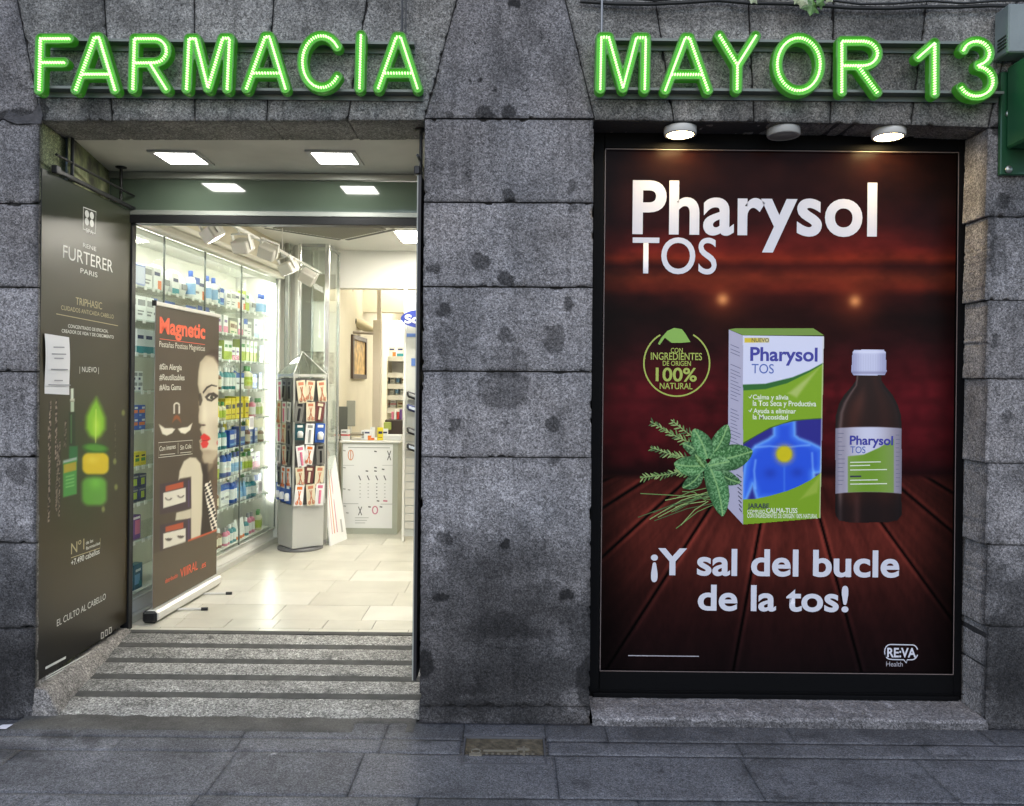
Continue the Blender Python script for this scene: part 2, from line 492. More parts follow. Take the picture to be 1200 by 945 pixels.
facade = thing('stone_facade', 'weathered grey granite shopfront wall with two wide openings and a pockmarked central pillar', 'building')
def stone(px4, name='stone_block', depth=0.31, y0=0.0, gap=0.0035, step=0.0075, rough=1.0, seed=0, parent=facade, fr_y=None, hue=None, label=None, m=None, amp=1.0, splay=0.0, ring_hue=(1, 1, 1)):
    """one block: px4 = TL, TR, BR, BL corners in pixels of the front plane, or (x, z) metres when small floats"""
    c = [(p.x, p.z) for p in (P(x, y, 0) for x, y in px4)] if fr_y is None else px4
    (ax, az), (bx, bz), (cx, cz), (dx, dz) = c
    W = max(abs(bx - ax), abs(cx - dx)); H = max(abs(az - dz), abs(bz - cz))
    nu, nv = max(3, int(W / step)), max(3, int(H / step))
    s, t = np.meshgrid(np.linspace(0, 1, nu + 1), np.linspace(0, 1, nv + 1))
    gs, gt = gap / W, gap / H
    s2 = gs + s * (1 - 2 * gs); t2 = gt + t * (1 - 2 * gt)
    X = (ax * (1 - s2) + bx * s2) * (1 - t2) + (dx * (1 - s2) + cx * s2) * t2
    Z = (az * (1 - s2) + bz * s2) * (1 - t2) + (dz * (1 - s2) + cz * s2) * t2
    e = np.minimum(np.minimum(s, 1 - s) * W, np.minimum(t, 1 - t) * H)
    n1 = fbm(X * 9 + seed, Z * 9, 31); n2 = fbm(X * 45, Z * 45 + seed, 32, 3)
    chip = smooth(.60, .82, fbm(X * 26 + seed * 3, Z * 26, 33, 3))
    Y = y0 + amp * (0.0045 * (n1 - .5) + 0.003 * (n2 - .5)) + 0.004 * np.exp(-e / .006) + 0.014 * chip * np.exp(-e / .012) * rough
    mx, mz = X.mean(), Z.mean()
    ex_ = np.exp(-e / .005) * chip * .006 * rough
    X = X + np.sign(mx - X) * ex_; Z = Z + np.sign(mz - Z) * ex_
    px, py = project(X, np.zeros_like(X), Z)
    tint = stain_tint(px, py) * (1 - .35 * np.exp(-e / .009)) * (0.84 + .34 * _h(seed * 1.7, 1.0, 2))
    col = np.stack([tint] * 3, -1)
    hv = .03 * (fbm(X * 3, Z * 3, 41) - .5) * 2
    col[..., 0] *= 1 + hv; col[..., 2] *= 1 - hv
    if hue is not None: col = col * np.array(hue)
    pts = np.stack([X, Y, Z], -1).reshape(-1, 3)
    i = np.arange((nu + 1) * (nv + 1)).reshape(nv + 1, nu + 1)
    q = np.stack([i[:-1, :-1], i[1:, :-1], i[1:, 1:], i[:-1, 1:]], -1).reshape(-1, 4)
    ring = np.concatenate([i[0, :], i[1:, -1], i[-1, -2::-1], i[-2:0:-1, 0]])
    o = len(pts); layers = [pts[ring]]
    nd = max(2, int(depth / .06))
    allp = [pts]; allc = [col.reshape(-1, 3)]; qs = [q]
    prev = np.arange(len(ring)) + o
    allp.append(pts[ring]); allc.append(col.reshape(-1, 3)[ring]); o += len(ring)
    for k in range(1, nd + 1):
        lay = pts[ring].copy(); lay[:, 1] = y0 + depth * k / nd
        wob = (fbm(lay[:, 0] * 14 + k * 5, lay[:, 2] * 14, 51, 3) - .5) * .006 * (k < nd)
        lay[:, 0] += np.sign(mx - lay[:, 0]) * wob; lay[:, 2] += np.sign(mz - lay[:, 2]) * wob
        lay[:, 0] += splay * k / nd * (lay[:, 0] > mx)
        cur = np.arange(len(ring)) + o
        a, b = prev, np.roll(prev, -1); c2, d2 = np.roll(cur, -1), cur
        qs.append(np.stack([a, b, c2, d2], -1))
        allp.append(lay); allc.append(np.array(ring_hue) * np.clip(np.stack([1.0 + .5 * (fbm(lay[:, 0] * 6, lay[:, 1] * 6 + lay[:, 2] * 6, 61) - .5)] * 3, -1), 0, 2) * (np.array(hue) if hue is not None else 1)); o += len(ring)
        prev = cur
    return grid_mesh(name, np.concatenate(allp), np.concatenate(qs), np.concatenate(allc), 'tint', m or M_STONE, parent, smooth=False, label=label)

LV, RV = 141, 145            # soffit line, left and right opening
L = [((2, -90), (48, 142)), ((116, -90), (131, 142)), ((227, -90), (228, 142)), ((326, -90), (312, 142)), ((444, -90), (407, 142)), ((560, -90), (497, 141))]
for k in range(5):
    (a, b), (c, d) = L[k], L[k + 1]
    stone([a, c, d, b], seed=k + 1, hue=(1.0, 1.02, .95))  # faint warm green of the sign light put into the lintel tint
Rr = [((640, -90), (697, 141)), ((754, -90), (790, 142)), ((873, -90), (884, 143)), ((981, -90), (973, 145)), ((1098, -90), (1068, 147)), ((1212, -90), (1158, 150))]
for k in range(5):
    (a, b), (c, d) = Rr[k], Rr[k + 1]
    stone([a, c, d, b], seed=k + 11, hue=(.98, .98, .9))  # sign light tone put into these lintel stones as well
stone([(560, -90), (640, -90), (697, 139), (497, 139)], seed=21)
ys = [139, 237, 336, 435, 536]
for k in range(4):
    stone([(497 - .01 * (ys[k] - 139), ys[k]), (697 - .009 * (ys[k] - 139), ys[k] + 1), (697 - .009 * (ys[k + 1] - 139), ys[k + 1] + 1), (497 - .01 * (ys[k + 1] - 139), ys[k + 1])], seed=23 + k)
stone([(493.5, 536), (693.4, 537), (691.5, 829), (491, 828)], seed=28, gap=.0015)
stone([(491, 828), (691.5, 829), (691.5, 853), (491, 850)], seed=29, gap=.001, rough=1.6)
# left pillar: two stones a course, staggered
yl = [141, 240, 338, 437, 537, 638, 738, 846]
stone([(-260, -90), (2, -90), (48, 141), (-260, 138)], seed=31)
for k in range(7):
    xs = -120 if k % 2 else -190
    stone([(-260, yl[k] - 3), (xs, yl[k] - 3), (xs, yl[k + 1] - 3), (-260, yl[k + 1] - 3)], seed=41 + k)
    stone([(xs, yl[k] - 3), (46.5 - .008 * (yl[k] - 141), yl[k] - 1), (46.5 - .008 * (yl[k + 1] - 141), yl[k + 1] - 1), (xs, yl[k + 1] - 3)], seed=51 + k, splay=-.045, ring_hue=(1.5, 1.75, .95) if k == 0 else (1.1, 1.1, 1.05))
# right pilaster and its reveal
yr = [150, 254, 352, 444, 543, 639, 735, 858]
stone([(1212, -90), (1460, -90), (1460, 152), (1158, 150)], seed=61)
for k in range(7):
    xs = 1330 if k % 2 else 1390
    stone([(1158, yr[k]), (xs, yr[k] + 2), (xs, yr[k + 1] + 2), (1154, yr[k + 1])], seed=71 + k, gap=.0022, ring_hue=(1.5, 1.48, 1.42))  # reveal sides tinted brighter: lamp light on them put into the colour
    stone([(xs, yr[k] + 2), (1460, yr[k] + 3), (1460, yr[k + 1] + 3), (xs, yr[k + 1] + 2)], seed=81 + k)
# window sill: one long rough stone with a worn nose
def sill():
    p0, p1 = P(693, 812, .22), P(1153, 815, .22)
    x0, x1 = P(692.5, 852).x, P(1153, 856).x
    zt = P(900, 813, .22).z
    n, mth = 190, 26
    prof = []
    for k in range(mth + 1):
        t = k / mth
        if t < .5: prof.append((.26 - t * 2 * .275, zt - .01 - t * 2 * .012))
        elif t < .62: a = (t - .5) / .12 * math.pi / 2; prof.append((-.015 - .018 * math.sin(a), zt - .022 - .018 * (1 - math.cos(a))))
        else: prof.append((-.033 - .006 * (t - .62) / .38, zt - .04 - (t - .62) / .38 * (zt - .04 + .01)))
    prof = np.array(prof); xs = np.linspace(x0 + .003, x1 - .003, n)
    X = np.repeat(xs[:, None], mth + 1, 1); Y = np.repeat(prof[None, :, 0], n, 0); Z = np.repeat(prof[None, :, 1], n, 0)
    nn = fbm(X * 14, (Y - Z) * 14, 91); n2 = fbm(X * 60, (Y - Z) * 60, 92, 3)
    k = np.arange(mth + 1)[None, :] / mth
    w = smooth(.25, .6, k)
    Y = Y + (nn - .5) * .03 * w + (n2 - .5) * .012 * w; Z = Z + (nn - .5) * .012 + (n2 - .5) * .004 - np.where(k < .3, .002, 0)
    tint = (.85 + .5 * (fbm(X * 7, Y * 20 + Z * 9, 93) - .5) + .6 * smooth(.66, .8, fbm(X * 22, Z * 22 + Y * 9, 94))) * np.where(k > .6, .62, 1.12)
    i = np.arange(n * (mth + 1)).reshape(n, mth + 1)
    q = np.stack([i[:-1, :-1], i[:-1, 1:], i[1:, 1:], i[1:, :-1]], -1).reshape(-1, 4)
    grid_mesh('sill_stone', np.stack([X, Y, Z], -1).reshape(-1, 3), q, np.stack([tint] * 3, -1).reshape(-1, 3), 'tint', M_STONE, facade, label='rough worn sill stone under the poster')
sill()
# mortar core behind the blocks and the plain storeys above
DL, DR = P(47, 500).x, P(497, 141).x          # door opening
WL, WR = P(695, 500).x, P(1156, 500).x        # window opening
ZT, ZTR = P(270, 141).z, P(930, 144).z
XL, XR = P(-260, 500).x, P(1460, 500).x
ZTOP = P(600, -90).z
mb = MB()
mb.box(XL + .02, DL - .075, .022, .30, 0, ZT + .02); mb.box(DR + .02, WL - .02, .022, .30, 0, ZT + .02); mb.box(WR + .02, XR - .02, .022, .30, 0, ZT + .02)
mb.box(XL + .02, XR - .02, .022, .30, ZT + .02, ZTOP - .02)
mb.build('mortar_core', M_CORE, facade)
mb = MB(); mb.box(XL, XR, -.02, .31, ZTOP + .003, ZTOP + .16, b=.02); mb.box(XL, XR, .03, .31, ZTOP + .163, 6.2)
mb.build('upper_wall', granite('upper_granite', (.19, .18, .18), attr=False), facade)
# patched mortar where the left springer cracked
mb = MB(); c = P(26, 138)
pp = [(-.085, .0), (-.06, .03), (-.035, .022), (0, .006), (.05, .018), (.085, .07), (.1, .01), (.088, -.03), (.04, -.028), (-.02, -.032), (-.075, -.014)]
mb.prism([(c.x + a, c.z + b) for a, b in pp], -.004, .01)
mb.build('mortar_patch', mat('patch_mortar', (.075, .072, .075), .95, bump=1.0, bscale=90, vary=.3, vscale=30), facade)

# ================================================================== PAVEMENT
ground = MB(); ground.box(-40, 40, -40, .02, -.3, -.012)
ground.build('ground', granite('street_paving_far', (.10, .10, .105), attr=False, scale=60), None, kind='structure')
M_SLAB = granite('pavement_granite', (.132, .133, .142), contrast=.5, scale=120, bump=.35, rough=.75, attr=True, patch=.2)
pave = thing('pavement', None, None); tag(pave, 'grey granite slab pavement in staggered rows along the shopfront', None, None, 'structure')
def pave_tint(X, Y):
    px, py = project(X, Y, np.zeros_like(X))
    t = .95 + .22 * (fbm(X * 2.2, Y * 2.2, 7) - .5)
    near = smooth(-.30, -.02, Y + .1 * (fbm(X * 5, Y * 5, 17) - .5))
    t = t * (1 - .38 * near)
    gum = smooth(.90, .93, vnoise(X * 16, Y * 16, 91)); t = t * (1 - .35 * gum)
    t = t * (1 - .28 * smooth(.5, .72, fbm(X * 3.5, Y * 5.5, 92, 5))) * (1 + .18 * smooth(.55, .75, fbm(X * 8, Y * 9, 93)))
    for x, y, rx, ry in ((747, 896, 4, 2), (775, 903, 4, 2.5), (1085, 873, 14, 3), (320, 893, 3, 1.5), (105, 866, 12, 5), (65, 862, 20, 5), (60, 876, 5, 2), (15, 880, 30, 12)):
        d = np.hypot((px - x + 3 * (vnoise(px / 3, py / 3) - .5)) / rx, (py - y) / ry); t = t * (1 - .5 * (1 - smooth(.7, 1.3, d)))
    for x, y, rx, ry in ((322, 884, 3.5, 2), (158, 850, 1.6, 1), (55, 845, 1.6, 1), (1130, 912, 2.5, 1.2)):
        d = np.hypot((px - x) / rx, (py - y) / ry); t = t + 2.2 * (1 - smooth(.6, 1.1, d))
    return t
def slab(x0, x1, y0, y1, dz, hole=None, parent=pave, name='paving_slab', step=.02, tilt=0.0):
    g = .0013
    nu, nv = max(2, int((x1 - x0) / step)), max(2, int((y1 - y0) / step))
    X, Y = np.meshgrid(np.linspace(x0 + g, x1 - g, nu + 1), np.linspace(y0 + g, y1 - g, nv + 1))
    e = np.minimum(np.minimum(X - x0, x1 - X), np.minimum(Y - y0, y1 - Y))
    Z = dz + .0012 * (fbm(X * 8, Y * 8, 71) - .5) - .002 * np.exp(-e / .004) + tilt * (X - x0)
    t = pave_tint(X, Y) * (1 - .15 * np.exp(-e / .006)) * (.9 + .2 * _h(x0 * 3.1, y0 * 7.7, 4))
    i = np.arange(X.size).reshape(X.shape)
    q = np.stack([i[:-1, :-1], i[:-1, 1:], i[1:, 1:], i[1:, :-1]], -1).reshape(-1, 4)
    pts = np.stack([X, Y, Z], -1).reshape(-1, 3)
    ring = np.concatenate([i[0, :], i[1:, -1], i[-1, -2::-1], i[-2:0:-1, 0]])
    low = pts[ring].copy(); low[:, 2] = -.02
    o = len(pts); cur = np.arange(len(ring)) + o
    q2 = np.stack([np.roll(ring, -1), ring, cur, np.roll(cur, -1)], -1)
    c = np.stack([t] * 3, -1).reshape(-1, 3)
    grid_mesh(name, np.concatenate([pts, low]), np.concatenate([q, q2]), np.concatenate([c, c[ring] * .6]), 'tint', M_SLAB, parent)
UC = (on_height(540, 896, 0), on_height(638, 864, 0))       # utility cover rectangle
ux0, ux1, uy0, uy1 = UC[0].x, UC[1].x, UC[0].y, UC[1].y
rows = [(-.022, -.20), (-.20, -.335), (-.335, -.70), (-.70, -1.08), (-1.08, -1.5)]
rowx = [[-3.6, -2.9, -1.95, -1.2, -.56, .45, 1.3, 2.2, 3.0, 3.8], [-3.6, -2.75, -1.72, -1.19, -.56, ux0 - .012, ux1 + .012, 1.02, 1.85, 2.7, 3.7], [-3.6, -3.0, -2.1, -1.17, -.62, .2, 1.0, 1.75, 2.5, 3.6],
        [-3.6, -2.7, -1.85, -1.19, -.34, .5, 1.25, 2.05, 2.9, 3.7], [-3.6, -2.4, -1.5, -.7, .15, 1.0, 1.8, 2.7, 3.7]]
for r, ((y1, y0), xs) in enumerate(zip(rows, rowx)):
    for a, b in zip(xs[:-1], xs[1:]):
        dz = .0015 * random.uniform(-1, 1)
        if r <= 1 and a < ux1 and b > ux0:
            # slabs cut round the utility cover
            for (p, q_) in ((a, ux0 - .006), (ux1 + .006, b)):
                if q_ - p > .02: slab(p, q_, y0, y1, dz)
            if r == 0 and y1 > uy1: slab(max(a, ux0 - .006), min(b, ux1 + .006), uy1 + .006, y1, dz)
            if r == 1 and y0 < uy0: slab(max(a, ux0 - .006), min(b, ux1 + .006), y0, uy0 - .006, dz)
        else: slab(a, b, y0, y1, dz)
# worn cement strip at the foot of the ramp and its crumbled hole
mb = MB()
n = 60
for k in range(n):
    pass
X, Y = np.meshgrid(np.linspace(DL - .05, DR - .005, 150), np.linspace(-.155, .05, 16))
Z = .004 + .004 * (fbm(X * 12, Y * 12, 81) - .5) * 2 - .016 * smooth(-.125, -.155, Y + .02 * (fbm(X * 8, Y * 0, 83) - .5)) 
hx = smooth(.55, .5, np.abs(X - (DR - .17)) / .22 + .15 * (fbm(X * 20, Y * 20, 84) - .5)) * smooth(-.02, -.06, Y)
Z = Z - .022 * hx
T = (.72 + .5 * (fbm(X * 6, Y * 14, 85) - .5)) * (1 - .5 * hx)
i = np.arange(X.size).reshape(X.shape)
q = np.stack([i[:-1, :-1], i[:-1, 1:], i[1:, 1:], i[1:, :-1]], -1).reshape(-1, 4)
grid_mesh('cement_strip', np.stack([X, Y, Z], -1).reshape(-1, 3), q, np.stack([T, T * .98, T * .93], -1).reshape(-1, 3), 'tint', granite('worn_cement', (.115, .112, .105), contrast=.22, scale=130, bump=.4), pave)

# utility cover
uc = thing('utility_cover', 'small rectangular brown metal utility cover in the pavement before the central pillar', 'utility cover', ((ux0 + ux1) / 2, (uy0 + uy1) / 2, 0))
uw, ud = (ux1 - ux0) / 2, (uy1 - uy0) / 2
mb = MB()
for a in ((-uw, uw, -ud, -ud + .008), (-uw, uw, ud - .008, ud), (-uw, -uw + .008, -ud + .008, ud - .008), (uw - .008, uw, -ud + .008, ud - .008)): mb.box(*a, -.015, .003)
mb.build('frame', mat('cover_frame', (.12, .12, .13), .6, .4, bump=.3), uc)
mb = MB(); mb.box(-uw + .009, uw - .009, -ud + .009, ud - .009, -.015, -.006)
M_COVER = mat('cover_iron', (.13, .11, .075), .7, .3, bump=1.0, bscale=90, vary=.5, vscale=35)
mb.build('plate', M_COVER, uc)
mb = MB()
for k in range(9):
    mb.box(-uw + .10 + k * .025, -uw + .112 + k * .025, -.035, -.02, -.0062, -.002)
mb.box(-uw + .09, uw - .12, .0, .012, -.0062, -.003); mb.box(-uw + .03, -uw + .085, -.055, -.025, -.0062, .000, b=.002)
mb.tube([(-uw + .058 + .02 * math.cos(a), -.005 + .02 * math.sin(a), -.003) for a in [k * math.pi / 6 for k in range(13)]], .003, n=6)
mb.prism([(uw - .10, -.004), (uw - .09, -.004), (uw - .09, -.001), (uw - .10, -.001)], -.05, .045)
mb.prism([(uw - .125, -.005), (uw - .07, -.005), (uw - .07, -.0015), (uw - .125, -.0015)], .01, .03)
mb.build('raised_marks', mat('cover_iron_worn', (.26, .235, .18), .6, .4, bump=.5), uc)

# ================================================================== ENTRANCE RAMP
YT, RISE = 1.0, .105
ramp = thing('entrance_ramp', 'speckled granite entrance ramp crossed by dark anti-slip strips below the shop doorway', 'ramp', ((DL + DR) / 2, 0, 0))
M_RAMP = granite('ramp_granite', (.25, .245, .225), contrast=.6, scale=75, bump=.5, rough=.7, patch=.18)
M_STRIP = mat('antislip_strip', (.075, .075, .068), .9, bump=.8, bscale=300, vary=.25, vscale=12)
ends = [.028, .218, .4065, .594, .786, .973]
zr = lambda y: .002 + RISE * max(0, y) / YT
for k in range(5):
    ya, yb = ends[k] + (0.028 if k else -.02), ends[k + 1] - .028
    X, Y = np.meshgrid(np.linspace(DL - .12, DR + .02, 150), np.linspace(ya, yb, 10))
    e = np.minimum(Y - ya, yb - Y)
    Z = .002 + RISE * np.maximum(0, Y) / YT + .004 - .004 * np.exp(-e / .01) + .002 * (fbm(X * 20, Y * 20, 101 + k) - .5)
    T = (.95 + .5 * (fbm(X * 3, Y * 9, 111 + k) - .5)) * (1 - .3 * smooth(.55, .75, fbm(X * 9, Y * 16, 131 + k)))
    for x, y, r_ in ((378, 794, 3), (361, 837, 3), (378, 818, 2.5), (305, 793, 2)):
        px, py = project(X, Y, Z); d = np.hypot((px - x) / r_, (py - y) / r_); T = T + 1.3 * (1 - smooth(.5, 1.3, d))
    for x, y, r_ in ((142, 782, 3), (352, 808, 4), (385, 808, 4), (426, 793, 3), (247, 747, 4)):
        px, py = project(X, Y, Z); d = np.hypot((px - x) / r_, (py - y) / r_ * 1.5); T = T * (1 - .5 * (1 - smooth(.5, 1.3, d)))
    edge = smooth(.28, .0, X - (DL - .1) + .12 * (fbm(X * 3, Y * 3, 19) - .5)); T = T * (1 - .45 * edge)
    i = np.arange(X.size).reshape(X.shape)
    q = np.stack([i[:-1, :-1], i[:-1, 1:], i[1:, 1:], i[1:, :-1]], -1).reshape(-1, 4)
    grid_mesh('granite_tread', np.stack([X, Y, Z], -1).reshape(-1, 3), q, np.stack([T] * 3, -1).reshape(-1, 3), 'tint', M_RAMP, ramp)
for k in range(1, 6):
    w = .027 if k < 5 else .02
    a, b = ends[k] - w, ends[k] + w
    mb = MB(); x0, x1 = DL - .12, DR + .02
    mb.add([(x0, a, zr(a)), (x1, a, zr(a)), (x1, b, zr(b)), (x0, b, zr(b)), (x0, a, zr(a) + .0015), (x1, a, zr(a) + .0015), (x1, b, zr(b) + .0015), (x0, b, zr(b) + .0015)],
           [(4, 5, 6, 7), (0, 1, 5, 4), (1, 2, 6, 5), (2, 3, 7, 6), (3, 0, 4, 7)])
    world_part('antislip_strip', mb, M_STRIP, ramp)
mb = MB(); mb.add([(DL - .12, 0, -.02), (DR + .03, 0, -.02), (DR + .03, YT + .03, zr(YT) - .006), (DL - .12, YT + .03, zr(YT) - .006)], [(0, 1, 2, 3)])
world_part('ramp_bed', mb, M_CORE, ramp)
# rough stone plinth along the left side of the ramp
nz = 26
X, S = np.meshgrid(np.arange(9), np.concatenate([[0.0, .004], np.linspace(.02, .98, 58)]))
prof = np.array([(-.05, .13), (-.01, .13), (.02, .125), (.045, .115), (.065, .09), (.08, .055), (.095, .03), (.105, .01), (.12, -.02)])
PX = DL - .01 + prof[X, 0] * (1 - .55 * S) - .055 * S; PZ = np.maximum(prof[X, 1] * (1 - .88 * S), -.01) + RISE * S * .98
PX = PX + .02 * (fbm(S * 12, X * .9, 121) - .5); PZ = PZ + .016 * (fbm(S * 14, X * .9, 122) - .5); PZ[0] = -.02
T = 1.0 + .7 * (fbm(S * 20, X * .6, 123) - .5)
i = np.arange(X.size).reshape(X.shape)
q = np.stack([i[:-1, :-1], i[:-1, 1:], i[1:, 1:], i[1:, :-1]], -1).reshape(-1, 4)
grid_mesh('side_plinth', np.stack([PX, S, PZ], -1).reshape(-1, 3), q, np.stack([T, T * .97, T * .88], -1).reshape(-1, 3), 'tint', M_STONE, facade, label='crumbling light stone plinth beside the ramp')

# ================================================================== ENTRANCE: side wall, ceiling, transom
ZC = 2.846
lobby = thing('entrance_recess', 'recessed doorway lining with plaster ceiling, mossy left wall and green glass transom', 'doorway', ((DL + DR) / 2, .31, 0))
TLX = P(128, 220, 1.0).x
mb = MB(); mb.add([(DL - .034, .272, 0), (TLX, 1.0, 0), (TLX, 1.0, ZC), (DL - .034, .272, ZC)], [(0, 3, 2, 1)])
mo = bpy.data.materials.new('mossy_plaster'); mo.use_nodes = True
nt = mo.node_tree; b = nt.nodes['Principled BSDF']; b.inputs['Roughness'].default_value = .95
tc = nt.nodes.new('ShaderNodeTexCoord'); n1 = nt.nodes.new('ShaderNodeTexNoise'); n1.inputs['Scale'].default_value = 7; n1.inputs['Detail'].default_value = 9
cr = nt.nodes.new('ShaderNodeValToRGB'); e = cr.color_ramp.elements
e[0].position = .35; e[0].color = (.05, .05, .035, 1); e[1].position = .66; e[1].color = (.32, .33, .19, 1)
q = e.new(.5); q.color = (.15, .17, .08, 1)
nt.links.new(tc.outputs['Object'], n1.inputs['Vector']); nt.links.new(n1.outputs['Fac'], cr.inputs[0]); nt.links.new(cr.outputs[0], b.inputs['Base Color'])
bp = nt.nodes.new('ShaderNodeBump'); bp.inputs['Strength'].default_value = .8; bp.inputs['Distance'].default_value = .02
nt.links.new(n1.outputs['Fac'], bp.inputs['Height']); nt.links.new(bp.outputs[0], b.inputs['Normal'])
world_part('side_wall', mb, mo, lobby)
mb = MB(); mb.add([(DR + .003, .306, 0), (DR + .003, 1.0, 0), (DR + .003, 1.0, ZC), (DR + .003, .306, ZC)], [(0, 1, 2, 3)])
world_part('side_wall', mb, mat('grey_plaster', (.3, .29, .25), .9, bump=.3, vary=.15), lobby)
mb = MB(); mb.box(TLX - .1, DR + .05, .308, 1.06, ZC, ZC + .05)
world_part('ceiling_board', mb, mat('lobby_ceiling', (.56, .55, .50), .85, bump=.08, bscale=12, vary=.1, vscale=3), lobby)
zt0 = P(300, 254, 1.0).z; zt1 = P(300, 264, 1.0).z
M_BLACK = mat('black_metal', (.012, .012, .013), .45, .2)
M_TRANS = mat('transom_glass', (.10, .135, .10), .08, coat=.6)
mb = MB(); mb.box(TLX + .002, DR + .05, 1.0, 1.03, zt0, ZC - .045); world_part('transom_glass', mb, M_TRANS, lobby)
mb = MB(); mb.box(TLX + .002, DR + .05, .985, 1.04, ZC - .042, ZC - .002, b=.003); mb.box(TLX + .09, DR + .05, .975, 1.04, zt0 - .002, zt0 + .028, b=.003)
world_part('transom_rail', mb, mat('brushed_rail', (.42, .44, .40), .4, .6), lobby)
mb = MB(); mb.box(TLX + .002, DR + .05, .97, 1.05, zt1, zt0 - .004, b=.003)
world_part('door_head', mb, M_BLACK, lobby)
dlx = P(150, 500, 1.0).x
mb = MB(); mb.box(dlx - .03, dlx + .022, .985, 1.035, .1, zt1 - .001, b=.003); world_part('door_jamb', mb, M_BLACK, lobby)
# recessed square lights
def led_square(px, py, label):
    c = on_height(px, py, ZC)
    t = thing('ceiling_light', label, 'ceiling light', (c.x, c.y, ZC), 0, 'square lights of the doorway ceiling')
    mb = MB(); s, w = .135, .108
    for a in ((-s, s, -s, -w), (-s, s, w, s), (-s, -w, -w, w), (w, s, -w, w)): mb.box(*a, -.012, -.001)
    mb.build('frame', mat('light_frame', (.5, .5, .48), .5), t)
    mb = MB(); mb.box(-w, w, -w, w, -.008, -.003); mb.build('diffuser', mat('led_panel', (1, 1, 1), .5, emit=(1.0, .98, .92), strength=24.0), t)
led_square(213, 184, 'lit square ceiling light in the doorway, the one nearer the olive side banner')
led_square(393, 184, 'lit square ceiling light in the doorway, the one nearer the central pillar')

# ================================================================== ILLUMINATED LETTER SIGNS
YL, YB = -.105, -.062          # front and back plane of the channel letters
M_LET = mat('green_letter_acrylic', (.05, .18, .016), .35, emit=(.05, .5, .012), strength=.09, coat=.2)
M_LED = mat('green_led', (.2, .8, .1), .4, emit=(.55, 1.45, .34), strength=1.7)
M_RAIL = mat('grey_rail', (.16, .18, .16), .5, .4, bump=.1)
def arc(cx, cy, rx, ry, a0, a1, n=14):
    return [(cx + rx * math.cos(R(a0 + (a1 - a0) * k / n)), cy - ry * math.sin(R(a0 + (a1 - a0) * k / n))) for k in range(n + 1)]
def A(ax, ay, lx, rx, fy, by, bx0, bx1): return [[(lx, fy), (ax - 2.6, ay), (ax + 2.6, ay), (rx, fy)], [(bx0, by), (bx1, by)]]
GLY1 = [('F', [[(45, 105), (46.6, 45), (80, 45)], [(49, 73), (74, 73)]]),
        ('A', A(112.7, 43.5, 88, 134, 105, 86.7, 97, 128)),
        ('R', [[(155, 104), (157, 45), (180, 45)] + arc(180, 59, 14.5, 14.2, 88, -88, 10) + [(159, 73.5)], [(175, 74), (194, 104)]]),
        ('M', [[(218, 104), (221, 45), (228.6, 45), (243.2, 103), (260.5, 44.5), (268.5, 44.5), (265.7, 104)]]),
        ('A', A(312.8, 42.8, 288.3, 334, 103.5, 85.4, 297, 327)),
        ('C', [arc(376.5, 72, 22.5, 30.5, 35, 325, 22)]),
        ('I', [[(422.7, 41), (421, 103)]]),
        ('A', A(466.8, 43, 443, 489, 103, 85.5, 451.5, 481))]
GLY2 = [('M', [[(703.6, 104), (704.9, 43.3), (713.6, 43.3), (730.3, 103), (746, 43.8), (757, 43.8), (755.8, 104)]]),
        ('A', A(805.7, 44, 780, 830, 105.3, 87, 788.3, 822)),
        ('Y', [[(843.6, 41.2), (864.6, 76)], [(886, 41.8), (864.6, 76)], [(864.6, 76), (864.2, 104)]]),
        ('O', [arc(936.5, 75, 25.2, 31, 0, 360, 32)]),
        ('R', [[(987, 107.5), (987, 48), (1012, 48)] + arc(1012, 62.3, 17, 14.3, 88, -88, 12) + [(988, 76.6)], [(1007, 78), (1028.5, 108)]]),
        ('1', [[(1076.8, 67), (1096, 50), (1096, 109.7)]]),
        ('3', [arc(1145, 62, 15.5, 14, 165, -80, 12) + arc(1145, 95, 19.5, 17.5, 82, -155, 14)])]
RAD = .0255
